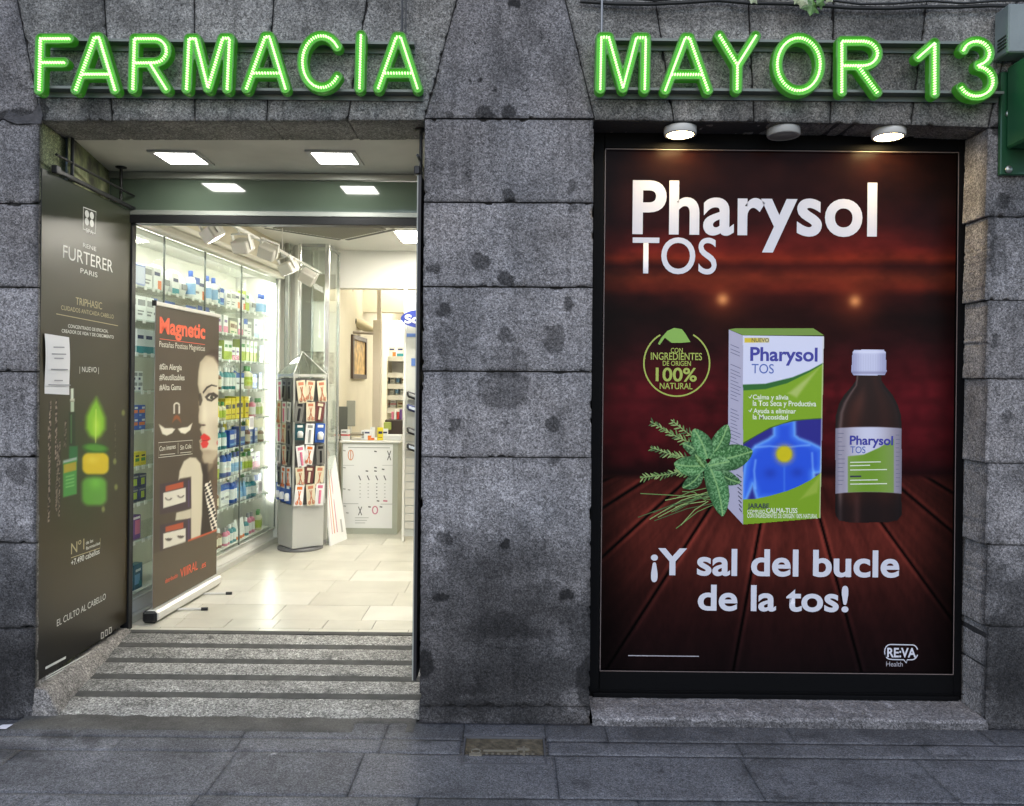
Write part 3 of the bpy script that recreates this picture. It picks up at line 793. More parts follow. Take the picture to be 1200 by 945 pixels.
def letter(ch, strokes, parent):
    W = [[(lambda p: (p.x, p.z))(P(x, y, YL)) for x, y in s] for s in strokes]
    allp = [p for s in W for p in s]
    x0, x1 = min(p[0] for p in allp) - .05, max(p[0] for p in allp) + .05
    z0, z1 = min(p[1] for p in allp) - .05, max(p[1] for p in allp) + .05
    st = .0042
    nx, nz = int((x1 - x0) / st), int((z1 - z0) / st)
    X, Z = np.meshgrid(np.linspace(x0, x1, nx + 1), np.linspace(z0, z1, nz + 1))
    def D(X, Z):
        d = np.full(X.shape, 1e9)
        for s in W: d = np.minimum(d, sd_line(X, Z, s))
        return d
    d = D(X, Z); ins = d < RAD
    cell = (ins[:-1, :-1].astype(int) + ins[:-1, 1:] + ins[1:, 1:] + ins[1:, :-1]) >= 2
    i = np.arange(X.size).reshape(X.shape)
    q = np.stack([i[:-1, :-1], i[:-1, 1:], i[1:, 1:], i[1:, :-1]], -1)[cell]
    # move the rim vertices onto the outline
    from collections import Counter
    ed = Counter()
    for f in q:
        for a, b in ((0, 1), (1, 2), (2, 3), (3, 0)):
            e = (f[a], f[b]); ed[e] += 1
    rim = [e for e in ed if (e[1], e[0]) not in ed]
    rv = np.unique(np.array(rim).ravel())
    Xf, Zf = X.ravel().copy(), Z.ravel().copy()
    for _ in range(3):
        xx, zz = Xf[rv], Zf[rv]; h = 1e-4
        dd = D(xx, zz); gx = (D(xx + h, zz) - dd) / h; gz = (D(xx, zz + h) - dd) / h
        gl = np.hypot(gx, gz) + 1e-9
        Xf[rv] -= (dd - RAD) * gx / gl * .9; Zf[rv] -= (dd - RAD) * gz / gl * .9
    df = D(Xf, Zf)
    # cross-section: rounded outer lip, shallow trough round the light strip
    Yf = YL + .012 * smooth(RAD * .92, RAD * .45, df) + .006 * smooth(RAD * .85, RAD, df)
    pts = np.stack([Xf, Yf, Zf], -1)
    used = np.unique(q); rm = np.full(len(pts), -1); rm[used] = np.arange(len(used))
    V = pts[used].tolist(); F = rm[q].tolist()
    o = len(V); bi = {}
    for v in rv: bi[v] = len(V); V.append([Xf[v], YB, Zf[v]])
    for a, b in rim: F.append([int(rm[b]), int(rm[a]), bi[a], bi[b]])
    me = bpy.data.meshes.new('letter'); me.from_pydata(V, [], [f for f in F]); me.materials.append(M_LET)
    me.polygons.foreach_set('use_smooth', [True] * len(F)); me.update()
    me.transform(wm(parent).inverted())
    lo = link('letter', me, parent, label='letter ' + ch if not ch.isdigit() else 'numeral ' + ch)
    mb = MB()
    for s in W:
        L_ = [0]
        for a, b in zip(s[:-1], s[1:]): L_.append(L_[-1] + math.hypot(b[0] - a[0], b[1] - a[1]))
        n = max(2, int(L_[-1] / .0118))
        for k in range(n + 1):
            t = L_[-1] * k / n; j = min(len(s) - 2, max(0, np.searchsorted(L_, t) - 1))
            a, b = s[j], s[j + 1]; f = (t - L_[j]) / max(1e-6, L_[j + 1] - L_[j])
            p = (a[0] + (b[0] - a[0]) * f, a[1] + (b[1] - a[1]) * f); ang = math.atan2(b[1] - a[1], b[0] - a[0])
            M = Matrix.Translation((p[0], YL, p[1])) @ Matrix.Rotation(-ang, 4, 'Y')
            mb.box(-.0026, .0026, -.002, .0125, -.0042, .0042, M=M)
    world_part('led_strip', mb, M_LED, lo)
def sign(gl, label, rails):
    p = P(gl[0][1][0][0][0], 104, 0)
    t = thing('illuminated_sign', label, 'sign', (p.x, 0, p.z))
    for ch, st in gl: letter(ch, st, t)
    for (xa, ya, xb, yb) in rails:
        a, b = P(xa, ya, -.03), P(xb, yb, -.03)
        mb = MB(); z = (a.z + b.z) / 2
        mb.box(a.x, b.x, -.062, -.005, z - .006, z + .006); mb.box(a.x, b.x, -.012, -.005, z - .03, z - .006)
        world_part('mounting_rail', mb, M_RAIL, t)
sign(GLY1, 'green lit channel letter sign above the open doorway', [(56, 52.5, 486, 51), (40, 107, 496, 107.5)])
sign(GLY2, 'green lit channel letters and number above the large window poster', [(700, 50, 1150, 53), (700, 107, 1172, 111)])
# thin hanger wires and cables at the top
mb = MB(); a = P(471, 38, -.06); mb.tube([(a.x, -.06, a.z), (a.x + .003, -.06, 4.6)], .0045, n=8); mb.tube([(a.x + .018, -.06, a.z), (a.x + .02, -.06, 4.6)], .003, n=6)
mb.build('hanger_wire', mat('dark_cable', (.05, .05, .05), .5), None, label='thin dark twin cable dropping to the sign over the doorway', cat='cable')
mb = MB(); a = P(705, 40, -.06); mb.tube([(a.x, -.06, a.z), (a.x, -.06, 4.6)], .0055, n=8)
mb.build('hanger_wire', mat('grey_cable', (.3, .3, .3), .4, .5), None, label='single grey metal wire dropping to the sign over the poster', cat='cable')
mb = MB(); pts = [P(680 + 40 * k, (2 + 3.2 * math.sin(k * .9) + (5 if k > 4 else 0) + (3 if k > 10 else 0)), -.03) for k in range(16)]
mb.tube(pts, .009, n=8); mb.tube([p + Vector((.03, -.012, .018 + .006 * math.sin(i * 2.1))) for i, p in enumerate(pts)], .006, n=8)
mb.build('wall_cable', mat('black_cable', (.015, .015, .015), .5), None, label='black cable running along the top of the wall over the right sign', cat='cable')

# ================================================================== SHOP WINDOW POSTER
YP = .222
FP = Frame((0, YP - .012, 0), (1, 0, 0))
poster = thing('window_poster', 'large dark red framed window poster with cough syrup box and bottle on planks', 'poster', (P(910, 812, YP).x, YP, P(910, 812, YP).z))
def pxr(x0, y0, x1, y1, Y): a, b = P(x0, y1, Y), P(x1, y0, Y); return a.x, b.x, a.z, b.z
fx0, fx1 = P(692, 500, YP).x, WR + .005
fz0, fz1 = P(900, 813, YP).z - .012, P(900, 158, YP).z
gx0, gx1 = FP.uv(706, 480)[0], FP.uv(1118, 480)[0]
gz0, gz1 = FP.uv(910, 787)[1], FP.uv(910, 178)[1]
M_FR = mat('black_frame', (.004, .004, .0045), .55, spec=.07, bump=.05)
for (a, b, c, d) in ((fx0, gx0 - .004, fz0, fz1), (gx1 + .004, fx1, fz0, fz1), (gx0 - .004, gx1 + .004, gz1 + .004, fz1), (gx0 - .004, gx1 + .004, fz0, gz0 - .004)):
    mb = MB(); mb.box(a + .0005, b - .0005, YP - .028, YP + .02, c + .0005, d - .0005, b=.003); world_part('frame_bar', mb, M_FR, poster)
mb = MB(); mb.box(gx0 - .05, gx1 + .05, YP - .036, YP - .029, fz0 + .03, fz0 + .034); mb.box(fx0 + .02, fx1 - .02, YP - .045, YP - .029, fz0 + .001, fz0 + .022, b=.003)
world_part('frame_ledge', mb, M_FR, poster)
def poster_bg(px, py):
    img = np.zeros(px.shape + (3,))
    ys = [178, 230, 262, 290, 303, 312, 325, 338, 348, 372, 400, 455, 530, 555, 562, 600, 660, 700, 740, 790]
    cs = [(30, 14, 9), (20, 11, 11), (36, 15, 16), (86, 28, 24), (112, 42, 24), (52, 18, 14), (100, 44, 26), (84, 32, 20), (40, 15, 13), (22, 11, 11), (30, 13, 15), (74, 20, 26), (62, 17, 21), (26, 10, 12), (58, 26, 22), (84, 40, 33), (62, 30, 25), (38, 19, 17), (24, 13, 13), (14, 10, 11)]
    for c in range(3): img[..., c] = np.interp(py, ys, [q[c] for q in cs])
    w = .5 + fbm(px / 26, py / 14, 201)
    up = 1 - smooth(540, 562, py)
    img *= (1 + up * (w - 1) * .7)[..., None]
    img = img * np.array((1.0, .86, .84)); img *= (1 + .28 * smooth(556, 566, py) + .18 * smooth(380, 430, py) * (1 - smooth(540, 562, py)))[..., None]
    # blurred rows of theatre seats
    wq = px + 14 * (fbm(px / 30, py / 30, 79) - .5); row = np.floor((py - 390) / 27); sx_ = (wq + (row * 11) % 34) / 34; fx_ = np.abs(sx_ - np.round(sx_)); fy_ = ((py - 390) / 27) % 1
    seat = smooth(.5, .2, fx_) * smooth(0, .35, fy_) * smooth(1.0, .7, fy_) * smooth(385, 450, py) * up * (.6 + .8 * vnoise(px / 40, py / 40, 77))
    img *= (1 - .25 * smooth(385, 450, py) * up)[..., None]; img *= (1 + .22 * seat)[..., None]
    # side shading of the printed picture and the dark bands of the balcony
    vg = smooth(700, 760, px) * smooth(1120, 1070, px); img *= (.62 + .38 * vg)[..., None]
    for c, r, k, col in (((847, 351), 7, 1.0, (255, 196, 120)), ((847, 351), 26, .35, (190, 80, 40)), ((1002, 353), 7, 1.0, (255, 196, 120)), ((1002, 353), 26, .35, (190, 80, 40)),
                         ((735, 232), 22, .2, (120, 50, 40)), ((908, 205), 18, .12, (110, 60, 50)), ((1112, 240), 20, .12, (110, 60, 50)), ((930, 300), 120, .22, (120, 36, 24)), ((1060, 480), 60, .35, (110, 24, 34)), ((745, 480), 50, .25, (110, 24, 34))):
        d = np.hypot(px - c[0], (py - c[1])) / r; mix(img, k * np.exp(-d * d), col)
    # planks running to a far point
    vpx, vpy = 920, 458
    s = (px - vpx) / np.maximum(py - vpy, 1)
    pl = np.floor((s + .185) / .457)
    grain = fbm(s * 26, py / 70 + pl * 7, 211, 5) * .6 + fbm(px / 3, py / 9, 212, 3) * .4
    fl = smooth(556, 564, py)
    img *= (1 + fl * ((.62 + .6 * grain) * (.82 + .36 * _h(pl, 3, 1)) - 1))[..., None]
    img *= (1 - fl * .45 * np.exp(-((px - 935) / 150) ** 2 - ((py - 590) / 26) ** 2))[..., None]
    img *= (1 - .35 * smooth(.7, 1.0, np.abs(px - 905) / 215) * fl)[..., None]
    q_ = (s + .185) / .457; fr_ = np.abs(q_ - np.round(q_)) * .457 * np.maximum(py - vpy, 1) / np.sqrt(1 + s * s)
    img *= (1 - fl * .9 * (1 - smooth(.7, 2.0, fr_)))[..., None]
    img *= (1 + fl * .35 * smooth(2, 3.5, fr_) * (1 - smooth(3.5, 8, fr_)))[..., None]
    return img * 1.0
M_PRINT = painted('poster_print', .28, spec=.06)
pb = paint_grid('printed_sheet', FP, gx0, gx1, gz0, gz1, .0055, poster_bg, M_PRINT, poster)
M_EDGE = mat('frame_edge_light', (.22, .17, .16), .4)
mb = MB()
for pr in (((gx0, gz0), (gx1, gz0)), ((gx1, gz0), (gx1, gz1)), ((gx1, gz1), (gx0, gz1)), ((gx0, gz1), (gx0, gz0))):
    stroke(FP, pr, .003, mb=mb, px=False, lift=.018)
world_part('frame_edge', mb, M_EDGE, poster)
M_WHITE = mat('print_white', (.62, .62, .68), .4)
text_fit('Pharysol', FP, (741, 272.5), (1028, 216.5), M_WHITE, pb, .024, spacing=1.03)
text_fit('TOS', FP, (741, 320), (840, 280), M_WHITE, pb, .008)
text_fit('¡Y sal del bucle', FP, (762.6, 673), (1054, 646.5), M_WHITE, pb, .024)
text_fit('de la tos!', FP, (817.6, 714.6), (994.4, 688), M_WHITE, pb, .024)
M_OL = mat('print_olive', (.36, .44, .07), .3)
c0 = [(793 + 38.5 * math.cos(R(a)), 426 - 38.5 * math.sin(R(a))) for a in range(-240, 61, 6)]
world_part('seal_ring', stroke(FP, c0, .0075), M_OL, pb)
flat_poly('seal_leaf', FP, [(771, 403), (775, 396), (782, 388), (790, 384.5), (799, 386), (803, 391), (809, 401), (798, 402), (787, 402), (779, 396), (773, 404.5)], mat('print_leaf', (.22, .42, .06), .3), pb)
for s, bl, tr, o in (('CON', (786, 413.4), (800, 408.2), .01), ('INGREDIENTES', (762.6, 421.6), (822.6, 414), .01), ('DE ORIGEN', (776.6, 428.6), (809.6, 423.5), .01), ('100%', (768.3, 446.5), (816.5, 432), .02), ('NATURAL', (773, 455.9), (811.5, 449.3), .01)):
    text_fit(s, FP, bl, tr, M_OL, pb, o)
# herbs
def herb(px, py):
    img = np.zeros(px.shape + (3,)) + np.array((58, 84, 40.))
    t = fbm(px / 3.0, py / 3.0, 230); mix(img, smooth(.45, .7, t), (120, 150, 80)); mix(img, smooth(.5, .3, t), (26, 42, 22))
    return img
def curve_leaf(a, b, w, bend=0.0, n=7):
    a, b = Vector(a), Vector(b); d = b - a; nn = Vector((-d.y, d.x)).normalized()
    L_, R_ = [], []
    for k in range(n + 1):
        t = k / n; ww = w * max(0, math.sin(math.pi * min(1, t * .94 + .05))) ** .62 * (1 - .12 * t)
        c = a + d * t + nn * bend * math.sin(math.pi * t)
        L_.append(c + nn * ww); R_.append(c - nn * ww)
    return [tuple(p) for p in L_ + R_[::-1][0:]]
M_H = [mat('herb_dark', (.05, .11, .03), .4), mat('herb_mid', (.13, .24, .06), .4), mat('herb_light', (.26, .38, .12), .4)]
mb = MB(); rr = random.Random(3)
for k in range(16):
    a = (838 + rr.uniform(-12, 12), 584 + rr.uniform(-12, 6)); b = (rr.uniform(745, 800), 572 + rr.uniform(0, 48))
    stroke(FP, [a, ((a[0] + b[0]) / 2, (a[1] + b[1]) / 2 - rr.uniform(1, 6)), b], .0042, mb=mb, m=M_H[k % 3], lift=.0010 + k * .00004)
for (a, b, n) in (((824, 526), (762, 494), 15), ((812, 538), (762, 524), 12), ((815, 548), (750, 560), 14), ((826, 520), (786, 492), 9), ((830, 560), (790, 552), 9)):
    stroke(FP, [a, ((a[0] + b[0]) / 2, (a[1] + b[1]) / 2 + 2), b], .005, mb=mb, m=M_H[2], lift=.0018)
    for k in range(n):
        t = .15 + .85 * k / n; c = (a[0] + (b[0] - a[0]) * t, a[1] + (b[1] - a[1]) * t + 2 * math.sin(math.pi * t))
        for sgn in (-1, 1):
            an = math.atan2(b[1] - a[1], b[0] - a[0]) + sgn * rr.uniform(.5, 1.0); l = rr.uniform(5, 11) * (1 - .3 * t)
            q = [FP.at(*FP.uv(*p), .0019 + .00003 * k) for p in curve_leaf(c, (c[0] + l * math.cos(an), c[1] + l * math.sin(an)), .9)]
            mb.add(q, [tuple(range(len(q)))], M_H[rr.randrange(3)])
world_part('herb_sprigs', mb, None, pb)
def mint(a, b, w, bend, lift, tone):
    """a veined mint leaf, painted grid cut to its outline"""
    out = curve_leaf(a, b, w, bend, 14)
    us = [FP.uv(*p) for p in out]
    d = Vector(b) - Vector(a); Ln = d.length; dn = d.normalized(); nn = Vector((-dn.y, dn.x))
    def f(px, py):
        t = ((px - a[0]) * dn.x + (py - a[1]) * dn.y); s = ((px - a[0]) * nn.x + (py - a[1]) * nn.y) - bend * np.sin(np.pi * np.clip(t / Ln, 0, 1))
        img = np.zeros(px.shape + (3,)) + np.array(tone, float)
        wob = 1.6 * vnoise(px / 3, py / 3); ph = t - np.abs(s) * .8 + wob; v = np.abs(np.sin(ph * .5)); v2 = vnoise(px * .75, py * .75, 6)
        mix(img, (1 - smooth(.0, .4, v)) * .45, (30, 62, 32)); mix(img, smooth(.45, .75, v2) * .6, (164, 204, 150)); mix(img, smooth(.5, .25, v2) * .45, (34, 74, 38))
        mix(img, smooth(0, 1, s / w * .5 + .5) * .35, (30, 66, 36))
        mix(img, (1 - smooth(.4, 1.3, np.abs(s))) * .8, (150, 190, 120))
        mix(img, smooth(.55, 1.0, np.abs(s) / w) * .5, (30, 60, 34))
        return img
    paint_grid('mint_leaf', FP, min(q[0] for q in us), max(q[0] for q in us), min(q[1] for q in us), max(q[1] for q in us), .0024, f, painted('print_ink', .3), pb, lift=lift, keep=lambda px, py: sd_poly(px, py, out) < .3)
mint((826, 540), (800, 520), 9, 3, .0021, (62, 104, 60)); mint((822, 552), (800, 572), 9, -3, .0022, (58, 98, 58)); mint((836, 548), (868, 566), 9, 3, .0023, (50, 88, 50)); mint((832, 538), (853, 498), 11.5, 2, .0024, (84, 140, 80)); mint((828, 545), (790, 544), 12.5, -2, .0026, (100, 156, 92)); mint((829, 538), (813, 503), 12, 2, .0028, (96, 156, 94))
# product box: side, top, front
flat_poly('box_side', FP, [(854, 386.5), (871, 393.6), (870.8, 615), (852.6, 595.5)], mat('print_box_side', (.42, .40, .52), .3), pb, .0012)
flat_poly('box_top', FP, [(854, 386.2), (862, 385), (953, 385), (965.6, 393.2), (871, 393.2)], mat('print_box_top', (.16, .28, .03), .3), pb, .0012)
mb = MB(); rr = random.Random(5)
for y in [404, 409, 413, 427, 433] + [437 + 4.2 * k for k in range(24)]:
    if 470 < y < 476 or y > 535: continue
    l = rr.uniform(.5, .95); stroke(FP, [(856, y), (856 + 13 * l, y + 13 * l * .42)], .003, mb=mb, m=mat('print_ink_grey', (.12, .12, .2), .4), lift=.0016)
for k in range(9): stroke(FP, [(863 + .4 * k, 556 + 5 * k), (869, 560 + 5 * k)], .005, mb=mb, m=mat('print_ink_dark', (.05, .05, .09), .4), lift=.0016)
world_part('small_print', mb, None, pb)
def box_art(px, py):
    x = 840 + 0 * px; X = (px - 840) * 7.871; Y = (py - 380) * 7.871
    X2 = (px - 840) * 7.27; Y2 = (py - 490) * 7.27
    img = np.zeros(px.shape + (3,)) + np.array((214, 216, 236.))
    cA = np.interp(X, [245, 450, 700, 850, 990], [558, 550, 490, 428, 352]); cB = np.interp(X, [245, 450, 650, 850, 990], [612, 600, 545, 446, 362])
    g = smooth(-6, 6, Y - cA); mix(img, g, (46, 104, 44)); g2 = smooth(-6, 6, Y - cB); mix(img, g2, (128, 166, 34))
    beam = smooth(10, -30, sd_poly(X, Y, [(985, 360), (640, 640), (740, 690)])) * g2; mix(img, beam * .75, (186, 200, 120))
    # anatomical chest picture
    top = np.interp(X2, [222, 340, 450, 560, 650, 760, 900], [228, 150, 92, 52, 30, 16, 8]); bot = np.interp(X2, [222, 330, 450, 600, 700, 800, 895], [694, 690, 664, 622, 580, 528, 462])
    sw = np.interp(X2, [222, 450, 650, 900], [212, 82, 18, 0])
    ins = smooth(-4, 4, Y2 - top) * smooth(4, -4, Y2 - bot)
    rim = smooth(-4, 4, Y2 - sw) * smooth(4, -4, Y2 - top); mix(img, rim * .8, (30, 60, 40))
    bg = np.zeros_like(img) + np.array((42, 40, 132.))
    body = [(490, 20), (488, 148), (440, 185), (330, 240), (262, 320), (238, 420), (222, 560), (222, 700), (250, 690), (305, 560), (345, 690), (820, 690), (822, 470), (880, 460), (900, 400), (900, 265), (800, 215), (700, 178), (664, 150), (660, 20)]
    db = sd_poly(X2, Y2, body)
    a = smooth(5, -5, db); bg = bg * (1 - a[..., None]) + np.array((38, 84, 214.)) * a[..., None]
    edge = np.exp(-(db / 16) ** 2) * .75; mix(bg, edge, (120, 185, 250)); mix(bg, np.exp(-((db + 22) / 26) ** 2) * .35, (90, 150, 245))
    mix(bg, .5 * np.exp(-(sd_line(X2, Y2, [(330, 250), (450, 240), (560, 252), (590, 252), (700, 238), (790, 232)]) / 10) ** 2), (150, 200, 255))
    mix(bg, .5 * np.exp(-(sd_line(X2, Y2, [(812, 300), (818, 430), (845, 560)]) / 11) ** 2), (150, 200, 255)); mix(bg, .5 * np.exp(-(sd_line(X2, Y2, [(330, 360), (318, 450), (330, 600)]) / 11) ** 2), (150, 200, 255))
    mix(bg, .35 * np.exp(-(np.hypot((X2 - 455) / 1.2, Y2 - 470) / 45) ** 2), (20, 34, 130)); mix(bg, .35 * np.exp(-(np.hypot((X2 - 685) / 1.2, Y2 - 465) / 45) ** 2), (20, 34, 130))
    mix(bg, .3 * np.exp(-((X2 - 575) / 9) ** 2) * smooth(380, 430, Y2), (110, 170, 250))
    rs = np.hypot(X2 - 575, Y2 - 308)
    dots = smooth(.1, .5, np.sin(X2 / 3.6) * np.sin(Y2 / 3.6)) * smooth(128, 70, rs); mix(bg, dots * .8, (222, 190, 50)); mix(bg, smooth(88, 52, rs), (206, 190, 24))
    img = img * (1 - ins[..., None]) + bg * ins[..., None]
    lo = smooth(0, 8, Y2 - bot); mix(img, lo, (124, 160, 36)); mix(img, lo * .5 * smooth(10, -20, sd_poly(X2, Y2, [(890, 465), (700, 700), (860, 640)])), (176, 190, 90))
    bar = smooth(3, -3, np.maximum(np.abs(X - 370) - 115, np.abs(Y - 149) - 22)); mix(img, bar * np.clip(1.3 - (X - 255) / 260, 0, 1), (214, 190, 60))
    mix(img, smooth(3.4, 2.2, (965.4 - (py - 393) * .019) - px + 1.4) * .6, (210, 205, 190))
    return img
us = [FP.uv(*p) for p in ((870.7, 393.4), (965.6, 393.4), (961.3, 608), (870.7, 615))]
bxp = [(870.7, 393.4), (965.6, 393.4), (961.3, 607.5), (870.7, 615)]
paint_grid('box_front', FP, us[0][0] - .001, us[1][0] + .002, us[3][1] - .001, us[0][1], (.0022, .0027), box_art, painted('print_ink', .3), pb, lift=.0016, keep=lambda px, py: sd_poly(px, py, bxp) < .25)
M_BLUE = mat('print_blue', (.035, .035, .30), .3); M_BLUE2 = mat('print_mid_blue', (.06, .12, .42), .3); M_DK = mat('print_dark', (.02, .03, .05), .4)
M_W2 = mat('print_pale', (.75, .80, .62), .3)
text_fit('Pharysol', FP, (879, 422.6), (958, 408.2), M_BLUE, pb, .025, .0022); text_fit('TOS', FP, (880.7, 437.6), (906.7, 427), M_BLUE2, pb, 0, .0022); text_fit('NUEVO', FP, (880.7, 401), (901, 396.6), mat('print_brown', (.12, .10, .06), .4), pb, .01, .0022)
for s, bl, tr in (('Calma y alivia', (882, 468), (923.9, 463.2)), ('la Tos Seca y Productiva', (882, 475.6), (956.3, 470.3)), ('Ayuda a eliminar', (882.6, 484.2), (932.7, 479.4)), ('la Mucosidad', (882, 491.4), (923.2, 486.4))):
    text_fit(s, FP, bl, tr, M_W2, pb, .02, .0022)
text_fit('JARABE', FP, (876, 595.5), (901.2, 590.4), M_DK, pb, .025, .0022); text_fit('COMPLEJO', FP, (875.5, 601.4), (896.4, 597.8), M_W2, pb, .01, .0022)
text_fit('CALMA-TUSS', FP, (897.8, 601), (934.2, 595.8), M_W2, pb, .02, .0022); text_fit('CON INGREDIENTES DE ORIGEN 100% NATURAL', FP, (875.5, 606.8), (958, 602.6), M_W2, pb, .01, .0022)
mb = MB()
for y in (466, 482): stroke(FP, [(877.4, y - 1), (878.6, y + 1), (881, y - 3)], .0045, mb=mb, lift=.0022)
world_part('tick_marks', mb, M_W2, pb)
mint((834, 541), (882, 529), 16, 1, .0030, (74, 128, 70)); mint((830, 543), (847, 605), 13.5, -3, .0032, (90, 148, 90)); mint((831, 546), (855, 541), 9, 0, .0034, (130, 180, 118)); mint((826, 548), (815, 533), 4, 0, .0036, (90, 130, 60))
# bottle
def bottle_art(px, py):
    img = np.zeros(px.shape + (3,)) + np.array((36, 16, 13.))
    xc = 1017.8; hw = np.interp(py, [440, 452, 462, 472, 484, 500, 612], [15, 17, 25, 32, 37, 39, 39]); s = (px - xc) / hw
    mix(img, .7 * np.exp(-((s + .86) / .07) ** 2), (150, 124, 118)); mix(img, .4 * np.exp(-((s + .3) / .2) ** 2) * smooth(440, 470, py) * smooth(500, 470, py), (100, 60, 50)); mix(img, .35 * np.exp(-((s - .9) / .07) ** 2), (70, 44, 46))
    mix(img, .45 * np.exp(-((s + .45) / .22) ** 2) * smooth(455, 480, py), (84, 38, 26)); mix(img, .3 * np.exp(-((s - .5) / .2) ** 2), (70, 30, 22)); mix(img, smooth(.72, 1, np.abs(s)) * .55, (12, 6, 7))
    mix(img, smooth(577, 600, py) * .55, (16, 10, 12)); mix(img, .35 * np.exp(-((s + .35) / .1) ** 2) * smooth(575, 585, py), (96, 58, 54))
    lab = smooth(1, -1, np.maximum(np.abs(s) - 1.02, np.abs(py - 538.5 - 2 * s * s) - 38)); mix(img, lab, (206, 206, 224)); mix(img, lab * .35 * smooth(.55, 1, np.abs(s)), (150, 146, 176))
    cv = np.interp(px, [993, 1012, 1030, 1048], [535, 533, 525, 514])
    gr = smooth(-.8, .8, py - cv) * smooth(.8, -.8, px - 1047.6) * smooth(-.8, .8, px - 993.5) * smooth(1, -1, py - 577.5); mix(img, gr * lab, (112, 150, 44))
    return img
bo = [(1003, 440), (1003, 446), (998, 453), (989, 463), (983, 474), (979.5, 487), (979, 500), (979, 604), (983, 610), (995, 612.5), (1040, 612.5), (1052, 610), (1056.6, 604), (1056.6, 500), (1056, 487), (1052, 474), (1046, 463), (1038, 453), (1033, 446), (1033, 440)]
q = [FP.uv(*p) for p in bo]
paint_grid('bottle_picture', FP, min(a for a, b in q), max(a for a, b in q), min(b for a, b in q), max(b for a, b in q), .0028, bottle_art, painted('print_ink', .3), pb, lift=.0012, keep=lambda px, py: sd_poly(px, py, bo) < .3)
def cap_art(px, py):
    img = np.zeros(px.shape + (3,)) + np.array((204, 206, 230.)); s = (px - 1018) / 20
    mix(img, .5 * smooth(.3, 1, np.abs(s)), (130, 128, 168)); mix(img, (1 - smooth(0, 3, np.abs(py - 437))) * .5, (110, 108, 140)); mix(img, (1 - smooth(0, 3, np.abs(py - 412.5))) * .5, (240, 240, 255)); mix(img, .12 * (np.sin(px * 2.2) * .5 + .5) * smooth(414, 417, py) * smooth(436, 434, py), (120, 120, 150))
    return img
cb = [(1001, 410), (1036, 410), (1038, 413), (1039, 436), (1037, 440), (1000, 440), (997.5, 436), (999, 413)]; q = [FP.uv(*p) for p in cb]
paint_grid('bottle_cap_picture', FP, min(a for a, b in q), max(a for a, b in q), min(b for a, b in q), max(b for a, b in q), .0028, cap_art, painted('print_ink', .3), pb, lift=.0016, keep=lambda px, py: sd_poly(px, py, cb) < .3)
text_fit('Pharysol', FP, (995.6, 521), (1046.4, 511.5), M_BLUE, pb, .025, .0022); text_fit('TOS', FP, (996.3, 531), (1014, 523.5), M_BLUE2, pb, 0, .0022)
mb = MB(); rr = random.Random(9)
for y, w, x in ((542, 40, 996), (546, 26, 996), (551, 48, 996), (563, 36, 996), (567.5, 48, 996)): stroke(FP, [(x, y), (x + w * .9, y - .6)], .005, mb=mb, m=M_W2, lift=.0022)
stroke(FP, [(996, 558.5), (1009, 558.3)], .008, mb=mb, m=M_DK, lift=.0022)
for k in range(13):
    y = 508 + 5 * k; stroke(FP, [(981.5, y), (981.5 + rr.uniform(5, 9.5), y)], .0025, mb=mb, m=mat('print_ink_grey'), lift=.0022); stroke(FP, [(1049.5, y + 2), (1050 + rr.uniform(3, 5), y + 2)], .0025, mb=mb, m=mat('print_ink_grey'), lift=.0022)
world_part('label_print', mb, None, pb)
# maker's mark and small line
c1 = arc(1043, 764, 6.5, 8.6, 90, 270, 8) ; c2 = arc(1069, 764.5, 6.5, 8.6, -90, 90, 8)
world_part('logo_outline', stroke(FP, c1[:7] , .005, mb=stroke(FP, [(1043, 755.4), (1069, 755.9)] + arc(1069, 764.5, 6.5, 8.6, 80, 20, 4), .005)), M_WHITE, pb)
world_part('logo_outline', stroke(FP, arc(1043, 764, 6.5, 8.6, 200, 265, 5) + [(1046, 773), (1059, 773.3), (1062, 777), (1063, 773.3), (1069, 773.3)] + arc(1069, 764.5, 6.5, 8.6, -80, -20, 4), .005), M_WHITE, pb)
text_fit('RE:VA', FP, (1039.5, 770), (1073.5, 760), M_WHITE, pb, .025); text_fit('Health', FP, (1038.4, 781), (1057.8, 775.6), mat('print_grey', (.4, .38, .42), .4), pb, 0)
world_part('small_line', stroke(FP, [(736, 768.4), (819, 769.3)], .0045), mat('print_grey'), pb)
# round lamps over the poster
def drum(px, py, lit, label):
    z = ZTR - .002; c = P(px, py, .09)
    t = thing('surface_lamp', label, 'lamp', (c.x, .088, z), 0, None)
    mb = MB(); mb.lathe([(.0, .0), (.078, 0), (.078, -.010), (.078, -.031), (.074, -.036), (.064, -.036), (.064, -.033), (0, -.033)], m=mat('lamp_white' if lit else 'lamp_grey', (.62, .6, .56) if lit else (.42, .41, .38), .4), n=40)
    mb.build('housing', None, t)
    mb = MB(); mb.lathe([(0, -.0335), (.0635, -.0335), (.0635, -.0345), (0, -.0345)], n=40)
    mb.build('diffuser', mat('warm_disc', (1, 1, 1), .5, emit=(1.0, .74, .34), strength=60) if lit else mat('dull_disc', (.30, .29, .27), .5), t)
drum(797, 160, True, 'lit round white lamp over the left part of the poster, above its biggest word')
drum(918, 160, False, 'unlit grey round lamp in the middle over the poster')
drum(1041, 163, True, 'lit round white lamp over the right end of the poster')

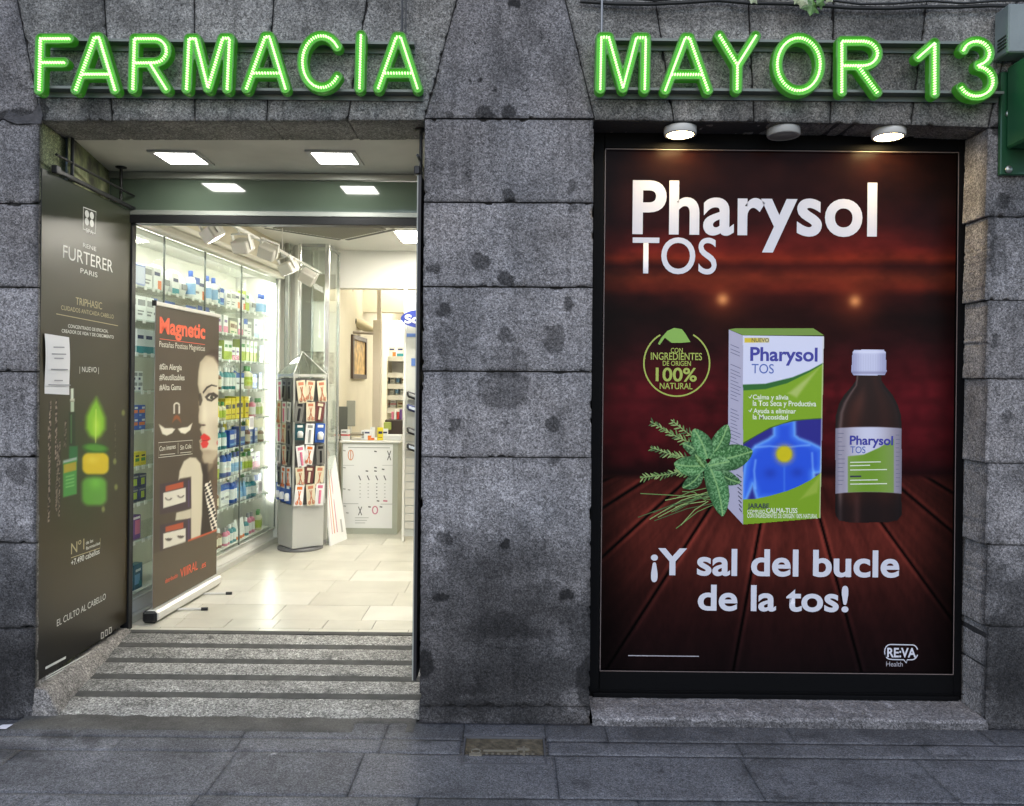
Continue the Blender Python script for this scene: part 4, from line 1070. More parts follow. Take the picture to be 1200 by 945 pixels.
# ================================================================== LEFT BANNER BOARD (olive) AND ITS HANGERS
a = P(46.5, 500, .03); bnd = P(152, 500, 1.0)
FL = Frame((a.x, .03, 0), (bnd.x - a.x, .97, 0))
FL.n = FL.ex.cross(FL.ez)
u1 = (Vector((bnd.x - a.x, .97, 0))).length
vt, vb = 2.605, .155
board = thing('advertising_board', 'tall olive brown hair care board hanging along the left side of the doorway', 'banner', (a.x, .03, vb), 0)
mb = MB(); M4 = FL.matrix(0, 0, 0)
mb.box(-.004, u1 + .004, vb, vt, -.014, -.001, M=M4); world_part('backing', mb, mat('board_edge', (.03, .03, .025), .6), board)
def olive(px, py):
    img = np.zeros(px.shape + (3,))
    ys = [200, 300, 420, 560, 640, 700, 745, 800]; cs = [(78, 86, 66), (82, 80, 60), (84, 76, 56), (78, 68, 44), (86, 70, 38), (74, 60, 36), (42, 36, 28), (26, 25, 26)]  # green top is sign glow, dark bottom light falloff, both put into colour
    for c in range(3): img[..., c] = np.interp(py, ys, [q[c] for q in cs])
    img *= .66
    mix(img, .45 * np.exp(-(np.hypot((px - 95) / 34, (py - 545) / 75)) ** 2), (30, 70, 24)); mix(img, .5 * smooth(70, 40, px) * smooth(600, 760, py), (28, 28, 30))
    # twigs
    for x0, x1, y0, y1, w, al in ((59, 57, 470, 612, 1.3, .9), (57, 58, 500, 600, .8, .7), (66, 65.5, 468, 540, 1.3, .8), (68, 66, 520, 600, 1.8, .6), (70, 69, 515, 608, 1.0, .7), (77, 76, 492, 525, 1.5, .6), (135, 135, 495, 540, .7, .3)):
        xx = x0 + (x1 - x0) * (py - y0) / (y1 - y0); d = np.maximum(np.abs(px - xx) - w, np.maximum(y0 - py, py - y1)); n = vnoise(px * 2, py / 1.6, 5)
        put(img, d, (30, 20, 18), .8, al); mix(img, np.clip(.8 - (d + w * .5), 0, 1) * al * smooth(.42, .62, n), (190, 172, 160))
    # dropper bottle
    put(img, np.maximum(np.abs(px - 84.6) - 1.6, np.abs(py - 461.5) - 6), (206, 214, 196), .6); put(img, np.maximum(np.abs(px - 84.8) - 2.6, np.abs(py - 469) - 1.5), (190, 190, 170), .5)
    put(img, np.maximum(np.abs(px - 84.8) - 2.0, np.abs(py - 477) - 6), (170, 186, 160), .6); put(img, np.maximum(np.abs(px - 84.5) - 3.6, np.abs(py - 503) - 20), (20, 44, 24), .8); put(img, np.maximum(np.abs(px - 83.5) - .7, np.abs(py - 503) - 17), (60, 110, 60), .5)
    put(img, np.maximum(np.abs(px - 86) - 5, np.abs(py - 532) - 9), (24, 100, 52), 1); sl = (px - 82) * -.25
    put(img, np.maximum(np.abs(px - 82) - 8, np.abs(py - 560 - sl) - 21), (62, 140, 60), .8); put(img, np.maximum(np.abs(px - 82) - 7.4, np.abs(py - 548 - sl) - 5), (166, 150, 40), .8); put(img, np.maximum(np.abs(px - 82) - 8, np.abs(py - 539.5 - sl) - 1.6), (150, 170, 160), .6)
    for yy in (558, 562, 566, 570): put(img, np.maximum(np.abs(px - 82) - 5, np.abs(py - yy - sl) - .8), (140, 200, 120), .7, .7)
    # leaf and stones
    put(img, sd_poly(px, py, [(113, 466), (118, 476), (123.5, 490), (123.5, 503), (118, 511), (112, 514.5), (105, 511), (100.5, 502), (101, 488), (107, 475)]), (118, 178, 30), 3.0)
    mix(img, np.exp(-(np.hypot((px - 113) / 5, (py - 500) / 13)) ** 2) * .7, (190, 226, 70)); put(img, sd_seg(px, py, (112.5, 480), (112, 527)) - .5, (200, 220, 120), .6, .8)
    put(img, sd_ell(px, py, (111.5, 526), 15, 6.5, .1), (30, 84, 22), 1.2); put(img, sd_ell(px, py, (112, 525), 13, 4, .1), (80, 150, 46), 1.2, .8)
    put(img, np.hypot(np.maximum(np.abs(px - 112) - 8, 0), np.maximum(np.abs(py - 543.5) - 5, 0)) - 7.5, (206, 180, 26), 1.4); mix(img, .6 * np.exp(-(np.hypot((px - 108) / 7, (py - 539) / 5)) ** 2), (228, 210, 80))
    put(img, np.hypot(np.maximum(np.abs(px - 110.5) - 6, 0), np.maximum(np.abs(py - 576) - 8, 0)) - 8.5, (86, 150, 50), 2.4); mix(img, .6 * np.exp(-(np.hypot((px - 112) / 7, (py - 566) / 7)) ** 2), (120, 200, 70))
    for x, y in ((144.5, 484), (134.5, 541), (136, 571), (121, 597)): put(img, sd_ell(px, py, (x, y), 2, 3.4), (150, 160, 90), .8, .7)
    return img
sheet = paint_grid('printed_face', FL, 0, u1, vb, vt, (.008, .0052), olive, painted('board_print', .3), board)
M_PW = mat('print_soft_white', (.66, .66, .62), .4); M_PY = mat('print_gold', (.42, .36, .20), .4)
mb = MB()
FLs = lambda pts, w, m=M_PW, closed=False: stroke(FL, pts, w, closed=closed, mb=mb, m=m)
FLs([(97.5, 243), (112.3, 248.5), (111.6, 274), (97.2, 268.5)], .006, closed=True)
for x, y in ((101.6, 251), (107.4, 253), (101.5, 260), (107.3, 262)):
    u, v = FL.uv(x, y); mb.add([FL.at(u + .022 * math.cos(a) * 1.0, v + .02 * math.sin(a), .0013) for a in [k * math.pi / 7 for k in range(14)]], [tuple(range(14))], M_PW)
FLs([(65.6, 368), (138, 382)], .004, M_PY); FLs([(83, 654), (117, 642.4), (117.2, 631)], .004, M_PY)
FLs([(53, 783.3), (77, 770.5)], .012); FLs([(53, 794), (111.5, 761.5)], .007); FLs([(53, 796.5), (111.5, 764)], .006)
for x, y in ((119.6, 744.5), (124.3, 741.5), (129, 738.6)): FLs([(x - 1.2, y - 2.5), (x + 1.2, y - 3.4), (x + 1.2, y + 3), (x - 1.2, y + 4)], .007, closed=True)
world_part('line_print', mb, None, sheet)
for s, bl, tr, o, m in (('SPA', (100.5, 272), (109, 269.5), .01, M_PW), ('RENE', (97, 289.5), (112.5, 290.5), 0, M_PW), ('FURTERER', (73.5, 302.3), (132, 303.5), .0, M_PW), ('PARIS', (94, 320), (114, 315), 0, M_PW),
                        ('TRIPHASIC', (88.4, 357), (119.4, 353.4), 0, M_PY), ('CUIDADOS ANTICAIDA CABELLO', (71.4, 363), (133, 366), 0, M_PY), ('CONCENTRADO DE EFICACIA,', (79.5, 384), (126.5, 387), .01, M_PW),
                        ('CREADOR DE VIDA Y DE CRECIMIENTO', (72, 389.7), (133, 394.3), .01, M_PW), ('| NUEVO |', (93, 436), (115.5, 431), .0, M_PW), ('Nº1', (83, 650), (98.5, 637), .0, M_PY), ('de las', (100.5, 638.5), (109, 634), .01, M_PW), ('farmacias', (100.5, 644.8), (117, 636.5), .01, M_PW),
                        ('+7.490 cabellos', (83, 663.5), (116.4, 646), .01, M_PW), ('EL CULTO AL CABELLO', (66.4, 734.5), (123.6, 704.5), .0, M_PW)):
    text_fit(s, FL, bl, tr, m, sheet, o, cap={'SPA': .02, 'RENE': .022, 'FURTERER': .066, 'PARIS': .026, 'TRIPHASIC': .038, 'CUIDADOS ANTICAIDA CABELLO': .022, '| NUEVO |': .028, 'Nº1': .056, '+7.490 cabellos': .03, 'EL CULTO AL CABELLO': .033}.get(s, .017))
# taped notice
nt_ = thing('paper_notice', 'white printed paper notice taped to the left edge of the olive banner', 'notice', tuple(FL.at(.06, 1.5, .004)))
q = [FL.uv(*p) for p in ((51, 391), (80, 395.5), (81, 463), (52, 461.5))]
mb = MB(); nn = 8
for k in range(nn):
    t0, t1 = k / nn, (k + 1) / nn
    L0 = Vector(q[0]).lerp(Vector(q[3]), t0); L1 = Vector(q[0]).lerp(Vector(q[3]), t1); R0 = Vector(q[1]).lerp(Vector(q[2]), t0); R1 = Vector(q[1]).lerp(Vector(q[2]), t1)
    w0, w1 = .005 + .004 * math.sin(t0 * 5), .005 + .004 * math.sin(t1 * 5)
    mb.add([FL.at(L0.x, L0.y, w0), FL.at(R0.x, R0.y, w0 * .8), FL.at(R1.x, R1.y, w1 * .8), FL.at(L1.x, L1.y, w1)], [(0, 3, 2, 1)], mat('paper', (.74, .73, .74), .8))
world_part('sheet', mb, None, nt_)
mb = MB()
for y, x0, x1 in ((407, 60, 73), (415, 58, 75), (420, 61, 72), (433, 57, 77), (446, 61, 71), (451, 54, 80)):
    stroke(FL, [(x0, y), (x1, y + .02 * (x1 - x0))], .006, mb=mb, lift=.011)
world_part('printed_lines', mb, mat('faint_ink', (.28, .28, .30), .8), nt_)
# hanger rods of the board
def hanger(xs, rail0, rail1, label, rods):
    c = P(*xs, .3)
    t = thing('banner_hanger', label, 'hanging rail', (c.x, .3, ZC))
    for (x, y, yb, Y) in rods:
        top = on_height(x, y, ZC - .002) if Y is None else Vector((x, Y, ZC - .002))
        mb = MB(); mb.tube([top, (top.x, top.y, yb)], .0085, n=10); mb.lathe([(.0, 0), (.032, 0), (.030, -.006), (.012, -.012), (.0, -.012)], c=tuple(top)); world_part('rod', mb, M_BLACK, t)
    a, b = rail0, rail1
    d = (b - a).normalized(); s = Vector((0, 0, 1)).cross(d)
    M = Matrix(((d.x, s.x, 0, a.x), (d.y, s.y, 0, a.y), (d.z, s.z, 1, a.z), (0, 0, 0, 1)))
    mb = MB(); mb.box(0, (b - a).length, -.010, .010, -.014, .008, M=M, b=.003); world_part('clamp_rail', mb, M_BLACK, t)
    mb = MB(); mb.tube([a + Vector((0, 0, .075)), b + Vector((0, 0, .075))], .007, n=8); world_part('upper_bar', mb, M_BLACK, t)
    mb = MB(); mb.box(-.022, .022, -.014, .014, -.02, .02, M=M, b=.004); world_part('clamp', mb, M_BLACK, t)
p1 = on_height(85, 158, ZC); 
hanger((85, 160), FL.at(.10, vt + .02, .012), FL.at(u1 + .01, vt + .02, .012), 'black rod and rail hanger carrying the olive banner on the left', [(85, 158, vt + .02, None), (142, 196, vt + .02, None)])
# right side board, seen edge on
rb = thing('edge_on_board', 'thin dark board hanging edge-on beside the left face of the central pillar', 'banner', (DR - .03, .05, .17))
mb = MB(); mb.box(DR - .030, DR - .016, .05, .98, .17, 2.60); world_part('board', mb, mat('board_dark', (.012, .012, .014), .5), rb)
mb = MB(); mb.box(DR - .036, DR - .0305, .051, .98, .171, 2.60); world_part('printed_face', mb, mat('board_face', (.36, .37, .33), .35), rb)
hanger((492, 160), Vector((DR - .036, .06, 2.62)), Vector((DR - .036, .98, 2.62)), 'black rod and rail hanger at the top beside the central pillar', [(DR - .03, 0, 2.62, .14), (DR - .036, 0, 2.62, .85)])

# ================================================================== TOP RIGHT: HOUSING AND GREEN CROSS PLATE, IVY
hb = thing('vented_housing', 'pale grey green box with louvres on its side at the top right corner', 'electrical box', (P(1165, 60, 0).x, -.14, P(1165, 60, -.1).z))
hx = P(1162, 60, 0).x; hz0 = P(1170, 62, -.12).z; hz1 = P(1170, 5, -.12).z
mb = MB(); mb.box(hx, hx + .5, -.13, -.02, hz0, hz1, b=.006); world_part('casing', mb, mat('housing_paint', (.22, .25, .24), .45, bump=.1, vary=.1), hb)
mb = MB()
for k in range(4): mb.box(hx - .0035, hx - .0005, -.115, -.05, hz0 + .03 + k * .016, hz0 + .037 + k * .016)
world_part('louvre', mb, mat('louvre_dark', (.02, .03, .02), .6), hb)
cp = thing('cross_sign_mount', 'dark green metal plate with round screws holding the pharmacy cross at the right edge', 'sign', (P(1180, 200, -.03).x, -.03, P(1180, 205, -.03).z))
gx = P(1173, 150, -.03).x; za, zb = P(1180, 205, -.03).z, P(1180, 84, -.03).z
M_GR = mat('green_paint', (.012, .075, .03), .35, bump=.1, bscale=20, coat=.2)
mb = MB(); mb.box(gx, gx + .42, -.03, -.005, za, zb, b=.004); world_part('plate', mb, M_GR, cp)
for z in (P(1181, 134, -.03).z, P(1180, 199, -.03).z):
    mb = MB(); mb.lathe([(0, -.006), (.016, -.004), (.018, 0), (.014, .006), (0, .008)], n=14, M=Matrix.Translation((gx + .035, -.036, z)) @ Matrix.Rotation(R(90), 4, 'X')); world_part('screw', mb, mat('screw_steel', (.45, .47, .43), .35, .8), cp)
mb = MB(); ax = P(1187, 150, -.1).x
mb.box(ax + .01, ax + .34, -.62, -.032, za + .12, zb + .02, b=.01); world_part('cross_casing', mb, mat('green_casing', (.02, .11, .045), .4), cp)
ivy = thing('hanging_ivy', 'variegated ivy leaves hanging at the top edge over the right sign', 'plant', (P(945, 0, -.1).x, -.08, P(945, -20, -.1).z))
rr = random.Random(11)
def ivyleaf(c, s, ang, tilt, m):
    o = [(0, -1), (.35, -.55), (.95, -.45), (.6, 0), (.75, .5), (.3, .45), (0, .8), (-.3, .45), (-.75, .5), (-.6, 0), (-.95, -.45), (-.35, -.55)]
    M = Matrix.Translation(c) @ Matrix.Rotation(tilt, 4, 'Z') @ Matrix.Rotation(ang, 4, 'Y')
    mb = MB(); mb.add([(0, -.008 * s / .05, 0)] + [(x * s, .006 * abs(x), z * s) for x, z in o], [(0, i + 1, (i + 1) % 12 + 1) for i in range(12)], m, M); return mb
ml = mat('ivy_leaf', (.10, .20, .05), .45, vary=.6, vscale=60, bump=.2); ml2 = mat('ivy_leaf_pale', (.42, .46, .28), .45, vary=.4, vscale=60)
mb = MB(); mb.tube([P(930, -30, -.06), P(942, -8, -.09), P(955, -2, -.1)], .004, n=6); mb.tube([P(955, -2, -.1), P(985, -8, -.08), P(1000, -40, -.06)], .003, n=6); world_part('stem', mb, mat('ivy_stem', (.10, .08, .05), .8), ivy)
for (x, y, s, an, ti, m) in ((951, 7, .05, .15, .2, ml), (940, 1, .034, -.9, -.3, ml2), (962, 2, .036, .9, .4, ml), (934, 0, .022, 1.6, .1, ml2), (972, -3, .028, -.5, -.4, ml2), (883, -2, .03, .4, .1, ml2), (948, -6, .04, 2.2, .3, ml)):
    c = P(x, y, -.1); q = ivyleaf(c, s, an, ti, m); world_part('leaf', q, None, ivy)
# scrap of paper on the pavement
mb = MB(); c = on_height(4, 852, .004); mb.add([(c.x - .03, c.y - .02, .003), (c.x + .028, c.y - .026, .006), (c.x + .035, c.y + .015, .01), (c.x - .02, c.y + .024, .004)], [(0, 1, 2, 3)])
mb.build('paper_scrap', mat('scrap_paper', (.6, .6, .66), .8), None, label='small white scrap of paper on the pavement by the left pillar', cat='litter')

# ================================================================== SHOP INTERIOR
ZF = RISE                      # shop floor level
ZI = 2.90                      # ceiling
shop = thing('shop_room', 'bright white walled pharmacy sales room with pale ceiling behind the doorway', 'room', (0, 1.1, ZF))
M_WALL = mat('shop_wall', (.72, .70, .64), .8, vary=.04, vscale=2)
M_CEIL = mat('shop_ceiling', (.70, .69, .65), .85, vary=.03, vscale=2)
M_CREAM = mat('cream_paint', (.66, .61, .47), .7, vary=.05, vscale=3)
M_TRIM = mat('white_trim', (.74, .73, .68), .45)
Y2 = 4.12
def part(name, fn, m, root=shop, **kw):
    mb = MB(); fn(mb); return world_part(name, mb, m, root, **kw)
part('ceiling', lambda b: b.box(-3.2, 3.0, 1.06, Y2, ZI, ZI + .1), M_CEIL)
part('ceiling', lambda b: b.box(-3.2, 3.0, Y2, 13.2, 3.12, 3.2), M_CREAM)
part('wall', lambda b: b.box(-3.05, -2.95, .32, Y2 + .4, 0, ZI + .2), M_WALL)
part('wall', lambda b: b.box(2.6, 2.7, .32, 13.2, 0, 3.3), M_WALL)
part('wall', lambda b: (b.box(-3.2, DL - .2, .316, .33, 0, 3.1), b.box(DR + .02, 2.6, .316, .34, 0, 3.1)), M_WALL)
hz = P(440, 338, Y2).z; hxl = P(397, 340, Y2).x; hxr = P(474, 345, Y2).x
part('header_wall', lambda b: b.box(-3.0, 2.6, Y2, Y2 + .14, hz, 3.2), M_TRIM)
part('wall', lambda b: b.box(-3.0, hxl - .05, Y2, Y2 + .14, ZF, hz - .001), M_WALL)
part('wall', lambda b: b.box(-.72, 2.6, Y2, Y2 + .14, ZF, hz - .001), M_WALL)
sw = P(397, 400, Y2 + .1).x - .02
part('side_wall', lambda b: b.box(sw - .1, sw, Y2 + .15, 9.2, ZF, 3.12), M_CREAM)
part('back_wall', lambda b: b.box(-3.2, 2.6, 9.3, 9.4, ZF, 3.12), M_WALL)
part('header_beam', lambda b: b.box(sw, 2.6, 5.6, 5.75, P(440, 366, 5.6).z, 3.12), M_CREAM)
# floor tiles
fl = thing('shop_floor', None, None, (0, 1.0, ZF)); tag(fl, 'pale cream stone tile floor of the shop', None, None, 'structure')
M_TILES = [mat('tile_%d' % k, c, .28, bump=.04, bscale=25, vary=.10, vscale=4) for k, c in enumerate(((.50, .48, .40), (.53, .51, .43), (.475, .455, .38), (.57, .55, .475)))]
part('tile_bed', lambda b: b.box(-3.0, 2.6, 1.0, 9.3, ZF - .05, ZF - .004), mat('grout', (.16, .155, .13), .9), fl)
rr = random.Random(21); k = 0
yy = [1.003, 1.055, 1.235]
while yy[-1] < 5.6: yy.append(yy[-1] + .335)
tile_data = {}
for r in range(len(yy) - 1):
    ya, yb = yy[r], yy[r + 1]; x = -2.5 + (r * .37) % .55
    w = .30 if r < 2 else .56
    xmin = -2.36; xmax = min(.2, .47 * 0 + -.30 + .12 * 0)
    x = xmin - rr.uniform(0, w)
    while x < xmax:
        x1 = x + w; a = max(x, xmin)
        if x1 - a > .03:
            mb = MB(); g = .0012 if r > 2 else .0022
            mb.box(a + g, x1 - g, ya + g, yb - g, ZF - .02, ZF + rr.uniform(-.0006, .0006), b=.0012)
            world_part('floor_tile', mb, M_TILES[rr.choice((0, 0, 1, 1, 2, 2, 3)) if r > 1 else rr.choice((0, 2))], fl)
        x = x1
part('far_floor', lambda b: (b.box(-2.36, 2.5, yy[-1], 9.3, ZF - .03, ZF), b.box(.3, 2.5, 1.0, yy[-1] - .002, ZF - .03, ZF)), M_TILES[1], fl)

# ---- wall cabinet with glass doors, running back along the left wall
CS = .055
cu = Vector((CS, 1, 0)).normalized(); ci = Vector((-1, CS, 0)).normalized()      # along, and into the cabinet
C0 = Vector((-2.335, 1.06, 0))
CM = Matrix(((cu.x, ci.x, 0, C0.x), (cu.y, ci.y, 0, C0.y), (0, 0, 1, 0), (0, 0, 0, 1)))
ca = math.atan2(cu.y, cu.x)
CLn = 2.62
cab = thing('wall_cabinet', 'long white wall cabinet with glass doors and shelves on the left of the shop', 'cabinet', tuple(C0 + cu * 1.3 + Vector((0, 0, ZF))))
def cpart(name, boxes, m, b=0.0, **kw):
    mb = MB()
    for q in boxes: mb.box(*q, M=CM, b=b)
    return world_part(name, mb, m, cab, **kw)
HT = 2.565
HS = [.255, .58, .82, 1.05, 1.28, 1.53, 1.77, 1.985, 2.20]
M_BACK = mat('cabinet_back', (.46, .46, .39), .6)  # darkened so the shade under shelves and between goods sits in the colour
cpart('back_panel', [(0, CLn, .40, .42, ZF, ZI)], M_BACK)
cpart('plinth', [(-.02, CLn, .02, .40, ZF, .225)], M_TRIM, b=.004)
cpart('floor_rail', [(-.02, CLn + .03, -.02, .018, ZF, ZF + .045)], mat('pale_metal', (.62, .62, .58), .35, .5), b=.004)
cpart('end_panel', [(CLn, CLn + .03, -.015, .40, ZF, HT)], M_TRIM, b=.004)
cpart('side_panel', [(-.03, -.005, .01, .40, ZF, HT)], M_TRIM)
cpart('top_panel', [(0, CLn, .02, .40, HT, HT + .02)], M_TRIM)
cpart('cornice', [(-.04, CLn + .05, -.05, .02, HT - .005, HT + .045), (-.04, CLn + .05, -.075, .02, HT + .046, HT + .085)], mat('cornice_cream', (.68, .66, .56), .45), b=.006)
cpart('bulkhead', [(-.04, CLn + .05, .0, .40, HT + .086, ZI - .001)], M_CREAM)
M_SHELF = glass('shelf_glass', (.95, .98, .96), .04)
M_SHEDGE = mat('shelf_edge', (.50, .57, .52), .3)
for k, h in enumerate(HS):
    o = cpart('shelf', [(.01, CLn - .01, .05, .395, h - .008, h)], M_SHELF if k else M_TRIM)
    r_ = random.Random(500 + k); mb = MB(); s_ = .04
    while k and s_ < CLn - .08:
        mb.box(s_, s_ + .035, .0395, .0425, h - .022, h + .004, M=CM); s_ += r_.uniform(.05, .16)
    if k: world_part('price_tags', mb, mat('tag_white', (.75, .75, .72), .5), o, kind='stuff')
    if k: mb = MB(); mb.box(.01, CLn - .01, .045, .0495, h - .009, h + .001, M=CM); world_part('shelf_edge', mb, M_SHEDGE, o)
M_GL = glass('door_glass')
js = [-.0, .47, 1.09, 1.78, CLn]
for k in range(4):
    d = cpart('glass_door', [(js[k] + .004, js[k + 1] - .004, .006, .012, .245, HT - .01)], M_GL)
    mb = MB(); mb.box(js[k + 1] - .0055, js[k + 1] + .0015, .003, .015, .245, HT - .01, M=CM); world_part('edge_strip', mb, mat('strip_dark', (.16, .18, .16), .4, .3), d)
cpart('track', [(0, CLn, .0, .02, .229, .243)], mat('pale_metal')); cpart('track', [(0, CLn, .0, .02, HT - .009, HT - .0055)], mat('pale_metal'))
M_STRIPL = mat('cabinet_light', (1, 1, 1), .5, emit=(1.0, .98, .93), strength=20)
cpart('light_strip', [(.05, CLn - .05, .06, .085, HT - .03, HT - .012)], M_STRIPL)
cpart('baffle', [(.0, CLn, .022, .027, HT - .055, HT - .0095)], M_TRIM)  # added to hide the glare of the top strip
cpart('light_strip', [(CLn - .03, CLn - .012, .03, .05, .5, HT - .1)], M_STRIPL)
cpart('light_strip', [(-.004, .008, .025, .04, .4, HT - .1)], M_STRIPL)  # hidden near-end strip, added to brighten the left bay

# ---- goods: a few prototypes, then copies
def carton(w, d, h, base, bands, name='carton'):
    """a printed box: bands = (u0, v0, u1, v1, material) on the front, slightly proud"""
    mb = MB(); mb.box(-w / 2, w / 2, 0, d, 0, h, base, b=.0015)
    for k, (a, b_, c, e, m) in enumerate(bands):
        mb.box(-w / 2 + w * a, -w / 2 + w * c, -.0006 - .0002 * k, -.0001, h * b_, h * e, m)
    for (a, b_, c, e, m) in bands[:1]:
        mb.box(w / 2 + .0001, w / 2 + .0006, d * .1, d * .9, h * b_, h * e, m)
    return mb.data(name)
def bottle(r, h, body, cap, lab, neck=.35, pump=False):
    mb = MB(); s = h * .72
    mb.lathe([(r * .85, 0), (r, .004), (r, s * .9), (r * .8, s), (r * neck, s * 1.08), (r * neck, s * 1.12)], m=body, n=14)
    mb.lathe([(r * (neck + .12), s * 1.1), (r * (neck + .12), h), (r * neck * .8, h + .002)], m=cap, n=12)
    mb.lathe([(r * 1.012, s * .2), (r * 1.012, s * .75)], m=lab, n=14)
    return mb.data('bottle')
def tubeprod(w, h, body, cap):
    mb = MB()
    mb.lathe([(w * .42, 0), (w * .42, h * .16)], m=cap, n=12)
    vs = []; n = 12
    for k, (t, a, b_) in enumerate(((.16, .46, .46), (.5, .5, .36), (.8, .5, .18), (1.0, .52, .03))):
        for j in range(n): vs.append((w * a * math.cos(2 * math.pi * j / n), w * b_ * math.sin(2 * math.pi * j / n), h * t))
    mb.add(vs, [(k * n + j, k * n + (j + 1) % n, (k + 1) * n + (j + 1) % n, (k + 1) * n + j) for k in range(3) for j in range(n)], body, smooth=True)
    return mb.data('tube')
def C(name, *rgb): return mat('goods_' + name, srgb(*rgb), .4)
WH, CR, BL, LB, TE, GR, LG, YE, OR, RE, PK, PU, GY, BK, NV, BR = (C('white', 232, 233, 231), C('cream', 220, 212, 185), C('blue', 45, 90, 175), C('light_blue', 130, 175, 215), C('teal', 50, 140, 150), C('green', 70, 140, 70), C('lime', 170, 190, 60),
    C('yellow', 225, 205, 50), C('orange', 225, 120, 50), C('red', 190, 50, 50), C('pink', 215, 120, 150), C('purple', 110, 70, 140), C('grey', 140, 142, 142), C('black', 30, 30, 34), C('navy', 30, 40, 90), C('brown', 120, 80, 50))
def kinds():
    K = {}
    def box(n, w, h, base, *bands): K[n] = (carton(w, .06, h, base, bands), w, 'carton', 'box')
    box('white carton with grey print', .075, .11, WH, (.1, .6, .9, .85, GY), (.1, .2, .6, .28, GY), (.1, .34, .75, .4, GY))
    box('white carton with teal band', .085, .13, WH, (0, 0, 1, .3, TE), (.15, .6, .85, .75, NV))
    box('white carton with blue top', .07, .14, WH, (0, .7, 1, 1, BL), (.15, .3, .85, .4, GY))
    box('cream carton with brown print', .09, .10, CR, (.1, .5, .9, .8, BR), (.2, .15, .8, .25, GR))
    box('white carton with orange corner', .08, .12, WH, (.55, .0, 1, .45, OR), (.1, .65, .8, .8, NV))
    box('blue carton with white lettering patch', .085, .125, BL, (.12, .45, .88, .75, WH), (.12, .1, .88, .2, LB))
    box('green and white carton', .07, .15, LG, (0, .45, 1, 1, WH), (.15, .65, .85, .8, GR))
    box('yellow carton with dark print', .065, .15, YE, (.15, .5, .85, .7, NV), (.15, .2, .85, .25, BR))
    box('pink and white carton', .08, .115, WH, (0, .0, 1, .4, PK), (.2, .6, .8, .75, PU))
    box('purple and white carton', .07, .15, PU, (.1, .3, .9, .9, WH), (.2, .5, .8, .6, PU))
    box('white carton with red stripe', .09, .12, WH, (0, .4, 1, .55, RE), (.1, .7, .8, .85, GY))
    box('dark carton with green roundel', .09, .12, NV, (.3, .2, .75, .7, LG), (.1, .8, .9, .9, WH))
    def bot(n, r, h, *a): K[n] = (bottle(r, h, *a), r * 2, 'bottle', 'bottle')
    bot('white bottle with blue cap', .028, .155, WH, BL, LB); bot('green tinted bottle with white cap', .027, .15, TE, WH, WH); bot('amber bottle with pale label', .027, .13, BR, WH, CR)
    bot('pink bottle with grey cap', .025, .14, PK, GY, WH); bot('clear pale bottle with green label', .03, .15, CR, GR, LG); bot('tall blue bottle with white label', .025, .175, BL, WH, WH)
    K['white squeeze tube with orange cap'] = (tubeprod(.055, .15, WH, OR), .055, 'squeeze_tube', 'tube')
    K['yellow squeeze tube with white cap'] = (tubeprod(.055, .16, YE, WH), .055, 'squeeze_tube', 'tube')
    K['pale blue squeeze tube'] = (tubeprod(.05, .155, LB, WH), .05, 'squeeze_tube', 'tube')
    return K
KN = kinds(); names = list(KN)
ORD = ['bottom', 'second lowest', 'third lowest', 'fourth lowest', 'fifth lowest', 'fourth highest', 'third highest', 'second highest', 'highest']
NTH = ['first', 'second', 'third', 'fourth', 'fifth', 'sixth', 'seventh', 'eighth', 'ninth', 'tenth', 'eleventh', 'twelfth', 'thirteenth', 'fourteenth', 'fifteenth', 'sixteenth', 'seventeenth', 'eighteenth', 'nineteenth', 'twentieth'] + ['twenty-' + q for q in ('first', 'second', 'third', 'fourth', 'fifth', 'sixth', 'seventh', 'eighth', 'ninth')]
COUNT = {}
yaw = ca - R(90) + R(90)
placed = {}
def stand(kind, s, dpt, h, where, tilt=0.0, sc=1.0, z=0.0):
    me, w, nm, cat = KN[kind]
    p = C0 + cu * s + ci * dpt; COUNT[where] = COUNT.get(where, 0) + 1; lab = f'{kind}, {NTH[COUNT[where] - 1]} from left on {where}'
    o = bpy.data.objects.new(nm, me); COL.objects.link(o)
    o.location = (p.x, p.y, h + z); o.rotation_euler = (0, 0, ca + tilt); o.scale = (sc, sc, sc)
    o['label'] = lab; o['category'] = cat; o['group'] = 'goods on the wall cabinet shelves'
def fix_rot(o): pass
# the front of a carton looks along -y; turned so that it looks out of the cabinet
rr = random.Random(33)
PAL = {8: [0, 3, 0, 10, 8, 4], 7: [0, 1, 2, 4, 3, 8], 6: [0, 1, 2, 6, 8, 4, 0], 5: [2, 13, 12, 5, 14, 17, 9, 16], 4: [7, 6, 3, 18, 16, 19, 15, 10], 3: [7, 5, 6, 14, 16, 19, 13], 2: [20, 12, 17, 14, 6, 16, 8], 1: [13, 20, 16, 14, 2, 17, 13], 0: [16, 13, 15, 14, 18, 13, 16]}
for k, h in enumerate(HS):
    if k == 8: continue
    s = 1.18
    while s < CLn - .10:
        kind = names[rr.choice(PAL[k])]; rep = rr.choice((1, 2, 2, 3)); w = KN[kind][1]; sc = rr.uniform(.98, 1.32) if k not in (8,) else 1.1
        pass
        for _ in range(rep):
            s += w * sc / 2 + .004
            if s > CLn - .1: break
            stand(kind, s, .085 + rr.uniform(0, .03), h + .001, f'{ORD[k]} cabinet shelf', rr.uniform(-.08, .08), sc)
            s += w * sc / 2 + .004
        s += rr.choice((.0, .0, .01, .03))
